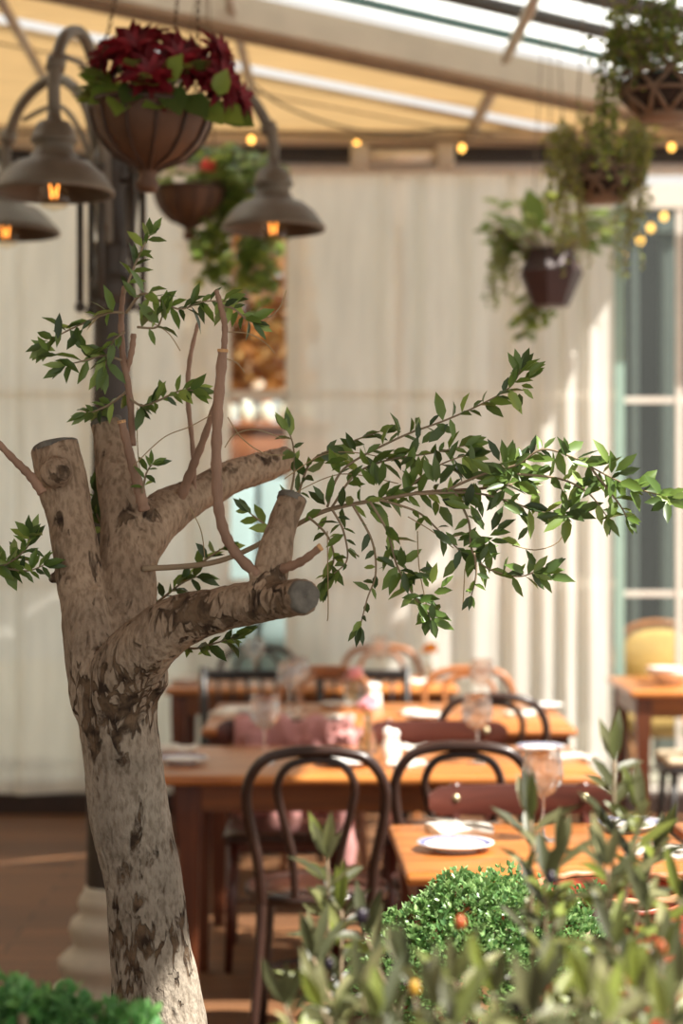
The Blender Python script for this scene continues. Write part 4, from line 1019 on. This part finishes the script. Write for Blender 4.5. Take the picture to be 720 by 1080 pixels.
leaf, stem, tend = MB(), MB(), MB()
def spray(path, n, size=27, r=1.6, tipn=4, spread=.75, start=.15):
    """a leafy twig: path of (px, py, Z); size in px of a leaf"""
    ps = [P(*q) for q in spl(path, 8)]
    m = len(ps); z0 = path[0][2]
    stem.tube(ps, [r * z0 / F * (1 - .6 * i / m) for i in range(m)], 6)
    for k in range(n):
        t = start + (1 - start) * (k + rnd(-.3, .3)) / n; i = max(0, min(m - 2, int(t * (m - 1))))
        p = ps[i].lerp(ps[i + 1], rnd(0, 1)); tg = (ps[i + 1] - ps[i]).normalized()
        sd = Vector((tg.z, 0, -tg.x)) * (1 if k % 2 else -1)
        d = tg * rnd(.1, 1.1) + sd * spread * rnd(.3, 1.3) + Vector((rnd(-.5, .5), rnd(-.9, .6), rnd(-.5, .45)))
        L = size * z0 / F * rnd(.55, 1.3)
        leaf.leaf(p, d, (rnd(-.5, .5), rnd(-1, -.2), rnd(.1, 1)), L, L * rnd(.34, .48), bend=rnd(0, .25), fold=rnd(.1, .5))
    tg = (ps[-1] - ps[-3]).normalized()
    for k in range(tipn):
        d = tg + Vector((rnd(-.6, .6), rnd(-.6, .4), rnd(-.6, .6))); L = size * z0 / F * rnd(.8, 1.15)
        leaf.leaf(ps[-1], d, (rnd(-.4, .4), -1, rnd(0, .8)), L, L * rnd(.32, .44), bend=rnd(0, .2))
def cluster(px, py, Z, n, size=27, rad=16):
    for k in range(n):
        a = rnd(0, 6.28); q = P(px + rad * rnd(0, 1) * math.cos(a), py + rad * rnd(0, 1) * math.sin(a), Z + rnd(-.03, .03))
        d = Vector((math.cos(a), rnd(-.8, .4), -math.sin(a) + .25)); L = size * Z / F * rnd(.7, 1.15)
        leaf.leaf(q, d, (rnd(-.4, .4), -1, rnd(0, .8)), L, L * rnd(.34, .46), bend=rnd(0, .25), fold=rnd(.1, .5))
Zs = 3.15
stem.tube([P(*q) for q in spl([(150, 600, 3.25), (230, 592, 3.3), (300, 560, 3.25), (345, 538, 3.18), (400, 527, 3.15), (450, 519, 3.13), (500, 516, 3.12), (540, 511, 3.1)], 8)], [.0052 - .00006 * i for i in range(57)], 8)
for a in (
    ([(330, 543, Zs), (370, 533, Zs), (420, 524, Zs), (470, 517, Zs), (520, 514, Zs), (548, 508, Zs)], 44, 28),
    ([(345, 535, 3.2), (362, 495, 3.2), (420, 462, 3.2), (470, 443, 3.18), (510, 425, 3.16), (538, 408, 3.15), (549, 390, 3.15)], 40, 25),
    ([(470, 517, 3.1), (510, 500, 3.08), (545, 490, 3.06), (572, 474, 3.05), (605, 483, 3.04), (637, 500, 3.02), (668, 514, 3.0), (703, 524, 3.0)], 40, 27),
    ([(440, 521, 3.1), (500, 520, 3.1), (540, 530, 3.08), (570, 540, 3.06), (600, 540, 3.05)], 16, 28),
    ([(400, 527, 3.12), (440, 540, 3.12), (465, 562, 3.12), (486, 582, 3.12)], 8, 24),
    ([(480, 520, 3.1), (494, 550, 3.1), (498, 582, 3.1), (515, 600, 3.1), (545, 608, 3.08), (562, 604, 3.08)], 18, 24),
    ([(390, 529, 3.1), (408, 560, 3.1), (418, 595, 3.1), (432, 622, 3.1), (446, 640, 3.1), (455, 652, 3.1)], 30, 24),
    ([(372, 533, 3.1), (392, 570, 3.1), (396, 605, 3.1), (387, 632, 3.1), (380, 660, 3.1)], 14, 22),
    ([(350, 537, 3.12), (362, 560, 3.12), (366, 590, 3.12), (352, 605, 3.12)], 12, 20),
    ([(325, 545, 3.14), (345, 565, 3.14), (352, 590, 3.14), (342, 612, 3.14)], 8, 22),
    ([(310, 545, 3.3), (318, 510, 3.28), (330, 485, 3.26), (360, 470, 3.24), (400, 455, 3.22)], 18, 21),
    ([(300, 550, 3.3), (310, 500, 3.3), (309, 470, 3.3), (304, 455, 3.3)], 8, 24),
    ([(350, 535, 3.2), (375, 500, 3.2), (410, 485, 3.2), (455, 478, 3.2), (490, 470, 3.2)], 26, 25),
    ([(500, 583, 3.08), (502, 605, 3.08), (497, 628, 3.08)], 6, 17),
    ([(420, 524, 3.15), (455, 495, 3.15), (490, 480, 3.15)], 12, 26),
    ([(620, 490, 3.03), (640, 515, 3.02), (655, 535, 3.01), (660, 545, 3.0)], 10, 24),
    ([(545, 500, 3.06), (590, 505, 3.05), (620, 520, 3.03), (640, 545, 3.03)], 9, 24),
    # upper crown over the trunk
    ([(131, 330, 3.3), (115, 330, 3.3), (90, 340, 3.3), (65, 352, 3.3), (50, 362, 3.3)], 20, 26),
    ([(128, 380, 3.3), (110, 375, 3.3), (90, 380, 3.3), (70, 385, 3.3)], 10, 26),
    ([(131, 310, 3.33), (140, 285, 3.33), (150, 262, 3.33), (158, 248, 3.33)], 16, 21),
    ([(133, 330, 3.3), (150, 310, 3.28), (170, 318, 3.26), (190, 326, 3.25), (215, 318, 3.24), (240, 318, 3.22)], 30, 25),
    ([(232, 322, 3.0), (245, 325, 3.0), (258, 335, 3.0), (266, 340, 3.0)], 9, 24),
    ([(137, 420, 3.3), (150, 428, 3.3), (168, 422, 3.28), (190, 412, 3.27), (204, 412, 3.26)], 22, 24),
    ([(137, 410, 3.32), (118, 425, 3.33), (104, 432, 3.33), (92, 436, 3.33)], 12, 24),
    ([(131, 350, 3.32), (118, 362, 3.3), (110, 388, 3.3)], 10, 26),
    ([(150, 520, 3.25), (154, 500, 3.24), (160, 490, 3.23)], 8, 20),
    ([(112, 560, 3.36), (103, 545, 3.36), (100, 520, 3.36)], 12, 22),
    # below and beside the limbs
    ([(160, 640, 3.35), (175, 628, 3.33), (192, 615, 3.3), (208, 608, 3.3)], 16, 24),
    ([(205, 600, 3.35), (220, 588, 3.33), (235, 578, 3.32)], 6, 24),
    ([(185, 680, 3.2), (205, 684, 3.15), (228, 678, 3.12), (248, 672, 3.1)], 18, 25),
    ([(290, 560, 3.2), (275, 550, 3.2), (262, 540, 3.2)], 4, 22),
    ([(-30, 592, 3.2), (-5, 598, 3.2), (12, 592, 3.2), (28, 578, 3.2), (32, 566, 3.2)], 26, 25),
    ([(-20, 595, 3.2), (10, 600, 3.2), (30, 602, 3.2), (46, 596, 3.2)], 14, 23),
    ([(145, 345, 3.3), (165, 345, 3.28), (172, 330, 3.26)], 7, 26)):
    spray(*a)
for a in ((535, 502, 3.08, 26, 30, 20), (500, 508, 3.1, 12, 27, 22), (600, 540, 3.04, 10, 28, 12), (485, 578, 3.1, 8, 24, 12), (515, 565, 3.1, 12, 26, 18), (565, 605, 3.07, 8, 26, 14), (425, 600, 3.1, 12, 24, 18), (548, 402, 3.15, 8, 22, 14), (703, 525, 3.0, 8, 28, 8), (645, 500, 3.02, 8, 28, 14), (345, 535, 3.15, 7, 24, 14), (400, 520, 3.15, 9, 26, 16), (455, 625, 3.1, 8, 22, 14), (60, 372, 3.28, 9, 26, 16), (460, 520, 3.1, 9, 28, 20), (440, 470, 3.2, 9, 25, 20), (380, 480, 3.2, 8, 24, 18), (560, 545, 3.06, 6, 25, 14), (600, 485, 3.04, 6, 24, 14)):
    cluster(*a)
for path in ([(540, 575, 3.1), (565, 580, 3.1), (588, 572, 3.1), (597, 555, 3.1)], [(430, 545, 3.1), (455, 560, 3.1), (478, 578, 3.1)], [(265, 338, 3.0), (285, 334, 3.0), (296, 322, 3.0), (302, 306, 3.0)], [(238, 350, 3.0), (262, 352, 3.0), (280, 362, 3.0), (290, 373, 3.0)], [(238, 378, 2.98), (250, 383, 2.98), (258, 393, 2.98)],
             [(237, 472, 3.0), (248, 458, 3.0), (270, 453, 3.0), (296, 462, 3.0)], [(140, 492, 3.2), (172, 462, 3.2), (200, 450, 3.2), (222, 438, 3.2)], [(300, 505, 3.2), (340, 480, 3.2), (380, 478, 3.2), (430, 490, 3.2)], [(310, 520, 3.2), (360, 500, 3.2), (420, 510, 3.2)], [(440, 560, 3.1), (442, 600, 3.1), (450, 640, 3.1)], [(300, 480, 3.1), (278, 478, 3.1), (255, 462, 3.1), (240, 440, 3.1)], [(200, 535, 3.2), (212, 560, 3.2), (216, 590, 3.2)], [(145, 430, 3.3), (145, 470, 3.3), (150, 520, 3.3)], [(190, 370, 3.3), (176, 350, 3.3), (150, 335, 3.3)], [(490, 600, 3.1), (488, 640, 3.1)], [(345, 560, 3.1), (346, 640, 3.1), (345, 655, 3.1)]):
    tend = MB(); tend.tube([P(*q) for q in spl(path, 8)], .6 * 3.1 / F, 5); tend.build('tendril', M['tendril'], tree)
leaf.build('foliage', M['leaf'], tree); stem.build('twig', M['twig'], tree)

# ------------------------------------------------------------------ planter and the shrubs in front
t = thing('planter_box', 'long low wooden planter box holding the tree and shrubs', 'planter', (.1, 2.35, 0))
b = MB()
for k in range(4):
    z = .07 + .125 * k
    b.box((0, -1.25, z), (2.9, .04, .115), bev=.006); b.box((0, 1.25, z), (2.9, .04, .115), bev=.006); b.box((-1.43, 0, z), (.04, 2.46, .115), bev=.006); b.box((1.43, 0, z), (.04, 2.46, .115), bev=.006)
b.build('side_boards', M['planter'], t)
b = MB(); b.box((0, 0, .22), (2.8, 2.4, .42)); b.build('soil', M['soil'], t, False)

def shrub_dome(name, label, clumps, lmat, size, per, Z0=None):
    t = thing(name, label, 'shrub', (clumps[0][0].x, clumps[0][0].y, .43))
    bl, bs = MB(), MB(); org = t.location
    for (c, r) in clumps:
        bs.tube([Vector((c.x * .5 + org.x * .5, c.y * .5 + org.y * .5, .4)) - org, Vector((c.x, c.y, c.z - r * .5)) - org], .006, 6)
        for k in range(int(per * r * r * 400)):
            a = rnd(0, 6.28); e = math.asin(rnd(-.5, 1)); d = Vector((math.cos(a) * math.cos(e), math.sin(a) * math.cos(e), math.sin(e)))
            bump = 1 + .22 * noise.noise((c + d * r) * 24)
            q = c + d * r * bump * rnd(.8, 1.05)
            bs_d = (d + Vector((rnd(-.5, .5), rnd(-.5, .5), rnd(-.2, .6)))).normalized()
            for j in range(3):
                dd = bs_d + Vector((rnd(-.8, .8), rnd(-.8, .8), rnd(-.5, .8)))
                bl.leaf(q - org, dd, (rnd(-1, 1), rnd(-1, 1), 1), size * rnd(.7, 1.2), size * rnd(.45, .6), bend=.1)
    bl.build('foliage', lmat, t); bs.build('stem', M['twig'], t)
    return t
cl = []
for (px, py, Z, rp) in ((500, 985, 2.95, 62), (445, 1000, 2.95, 48), (555, 985, 2.9, 52), (480, 955, 3.0, 34), (535, 950, 3.0, 32), (420, 1040, 2.9, 55), (600, 1010, 2.9, 50), (500, 1050, 2.85, 70), (575, 1060, 2.85, 60), (410, 985, 3.0, 20), (620, 960, 2.95, 26)):
    cl.append((P(px, py, Z), rp * Z / F))
shrub_dome('box_shrub', 'bright green small-leaved bush in front of the square table', cl, M['box_leaf'], .012, 260)
cl = []
for (px, py, Z, rp) in ((60, 1122, 2.2, 58), (10, 1112, 2.2, 55), (120, 1124, 2.2, 50), (72, 1066, 2.2, 14), (75, 1078, 2.2, 20), (24, 1062, 2.15, 16), (30, 1080, 2.2, 26), (145, 1088, 2.2, 20), (112, 1078, 2.2, 16), (-4, 1056, 2.2, 22), (52, 1058, 2.2, 9), (98, 1066, 2.2, 9), (136, 1070, 2.2, 8)):
    cl.append((P(px, py, Z), rp * Z / F))
shrub_dome('green_shrub', 'blurred bright green shrub at the foot of the lamp post side of the trunk', cl, M['box_leaf_bright'], .022, 120)

# olive shrub
t = thing('olive_shrub', 'grey-green olive shrub with ripening olives in front of the tables', 'shrub', (.3, 2.2, .43))
org = t.location; bl, bs = MB(), MB()
tips = [(345, 905, 2.27), (330, 1010, 2.21), (300, 1060, 2.21), (385, 985, 2.21), (560, 866, 2.21), (590, 905, 2.15), (648, 803, 2.21), (676, 858, 2.18), (575, 930, 2.08), (640, 915, 2.08), (683, 965, 2.08), (716, 950, 2.08), (700, 1010, 2.02), (650, 1000, 1.95), (480, 1035, 2.08), (430, 1030, 2.08), (380, 1050, 2.08), (340, 1065, 2.08), (520, 1050, 1.95), (570, 1050, 1.89), (620, 1055, 1.89), (670, 1050, 1.89), (715, 1050, 1.89), (460, 1065, 1.95), (400, 1075, 1.95), (360, 960, 2.27), (690, 900, 2.24), (560, 1075, 1.82), (640, 1080, 1.82), (700, 1080, 1.82), (480, 1085, 1.85)]
for i, (px, py, Z) in enumerate(tips):
    if py > 1010: Z *= .92
    e = P(px, py, Z) - org; base = Vector((e.x * .55 + rnd(-.06, .06) - .02, (Z - org.y) * .4 + rnd(-.05, .05), -.02))
    mid = base.lerp(e, .55) + Vector((rnd(-.04, .04), rnd(-.03, .03), .03))
    pts = spl([tuple(base), tuple(mid), tuple(e)], 12); m = len(pts)
    bs.tube(pts, [.004 * (1 - .75 * k / m) + .0006 for k in range(m)], 6)
    L0 = e.z - base.z; n = int(20 * L0 / .5)
    for k in range(n):
        tt = .3 + .7 * k / n; j = min(m - 2, int(tt * (m - 1))); p = Vector(pts[j]).lerp(Vector(pts[j + 1]), rnd(0, 1)); tg = (Vector(pts[j + 1]) - Vector(pts[j])).normalized()
        a = k * 1.57 + i; sd = tg.orthogonal().normalized(); sd = Matrix.Rotation(a, 3, tg) @ sd
        bl.leaf(p, tg * rnd(.1, 1.0) + sd * rnd(.5, 1.1), (rnd(-.4, .4), -.6, 1), rnd(.044, .074), rnd(.0135, .019), bend=rnd(-.05, .25), fold=.3)
    for k in range(3): bl.leaf(e, Vector((rnd(-.5, .5), rnd(-.5, .5), 1)), (0, -1, .2), rnd(.05, .07), .016, bend=.05)
bl.build('foliage', M['olive_leaf'], t); bs.build('stem', M['twig'], t)
for (px, py, Z, m, r) in ((381, 966, 2.07, 'olive_black', 0.0131), (347, 1017, 2.05, 'olive_black', 0.0100), (485, 973, 2.02, 'olive_orange', 0.0112), (437, 1042, 1.89, 'olive_yellow', 0.0112), (454, 1022, 1.92, 'olive_black', 0.0131), (581, 926, 1.98, 'olive_black', 0.0112), (696, 1000, 1.82, 'olive_orange', 0.0112), (577, 1040, 1.79, 'olive_orange', 0.0100), (545, 1060, 1.79, 'olive_black', 0.0112), (662, 1020, 1.82, 'olive_black', 0.0112)):
    c = P(px, py, Z) - org
    b = MB(); r *= .56; b.ball(c, r, 14, 10, 1.3); o = b.build('olive', M[m], t)

# woven basket
p = P(648, 936, 3.3)
t = thing('wicker_basket', 'red-brown woven basket with pale rim behind the olive shrub', 'basket', (p.x, p.y, .43))
h = p.z - .43; rT = 80 * 3.3 / F
b = MB(); rows = []
nr, ns = 34, 72
for j in range(nr + 1):
    z = h * j / nr; rr = rT * (.72 + .28 * (j / nr) ** .8)
    rows.append([Vector(((rr + .0035 * math.sin(k * math.pi / 2 * 2 + j * math.pi)) * math.cos(2 * math.pi * k / ns), (rr + .0035 * math.sin(k * math.pi + j * math.pi + .6)) * math.sin(2 * math.pi * k / ns), z + .002 * math.sin(j * 2))) for k in range(ns)])
b.loft(rows, True, False); b.build('basket_body', M['wicker'], t)
b = MB(); b.lathe([(rT * .94, h * .99), (rT * .7, .02), (.001, .02)], seg=48); b.build('lining', M['wicker'], t)
for rr, z in ((rT, h), (rT * .985, h - .018)):
    b = MB(); b.tube([(rr * math.cos(2 * math.pi * k / 60), rr * math.sin(2 * math.pi * k / 60), z + .0015 * math.sin(k * 1.7)) for k in range(60)], .0075, 8, closed=True); b.build('rim', M['wicker_rim'] if z == h else M['wicker'], t)

# ------------------------------------------------------------------ light, camera
w = bpy.data.worlds.new('World'); bpy.context.scene.world = w; w.use_nodes = True
nt = w.node_tree; bg = nt.nodes['Background']; bg.inputs[0].default_value = (1.0, .968, .912, 1); bg.inputs[1].default_value = 1.0
s = bpy.data.lights.new('sun', 'SUN'); s.energy = 13.0; s.angle = R(.6); s.color = (1, .95, .86)
so = bpy.data.objects.new('sun', s); C.objects.link(so)
to_sun = Vector((.53, -.27, .84)).normalized(); so.rotation_euler = to_sun.to_track_quat('Z', 'Y').to_euler(); so.location = (6, 2, 8)
cam = bpy.data.cameras.new('camera'); co = bpy.data.objects.new('camera', cam); C.objects.link(co)
co.location = (0, 0, CAMZ); co.rotation_euler = (R(90), 0, 0)
cam.sensor_width = 36; cam.lens = F / 1080 * 36; cam.shift_y = 10 / 1080
cam.clip_start = .05; cam.dof.use_dof = True; cam.dof.focus_distance = 3.15; cam.dof.aperture_fstop = 2.85
sc = bpy.context.scene; sc.camera = co
sc.view_settings.view_transform = 'Standard'; sc.view_settings.look = 'None'; sc.view_settings.gamma = 1; sc.view_settings.use_curve_mapping = False
sc.view_settings.exposure = 0.0
try:
    sc.cycles.max_bounces = 10; sc.cycles.transparent_max_bounces = 24; sc.cycles.use_denoising = True; sc.cycles.caustics_reflective = False; sc.cycles.caustics_refractive = False
except Exception: pass
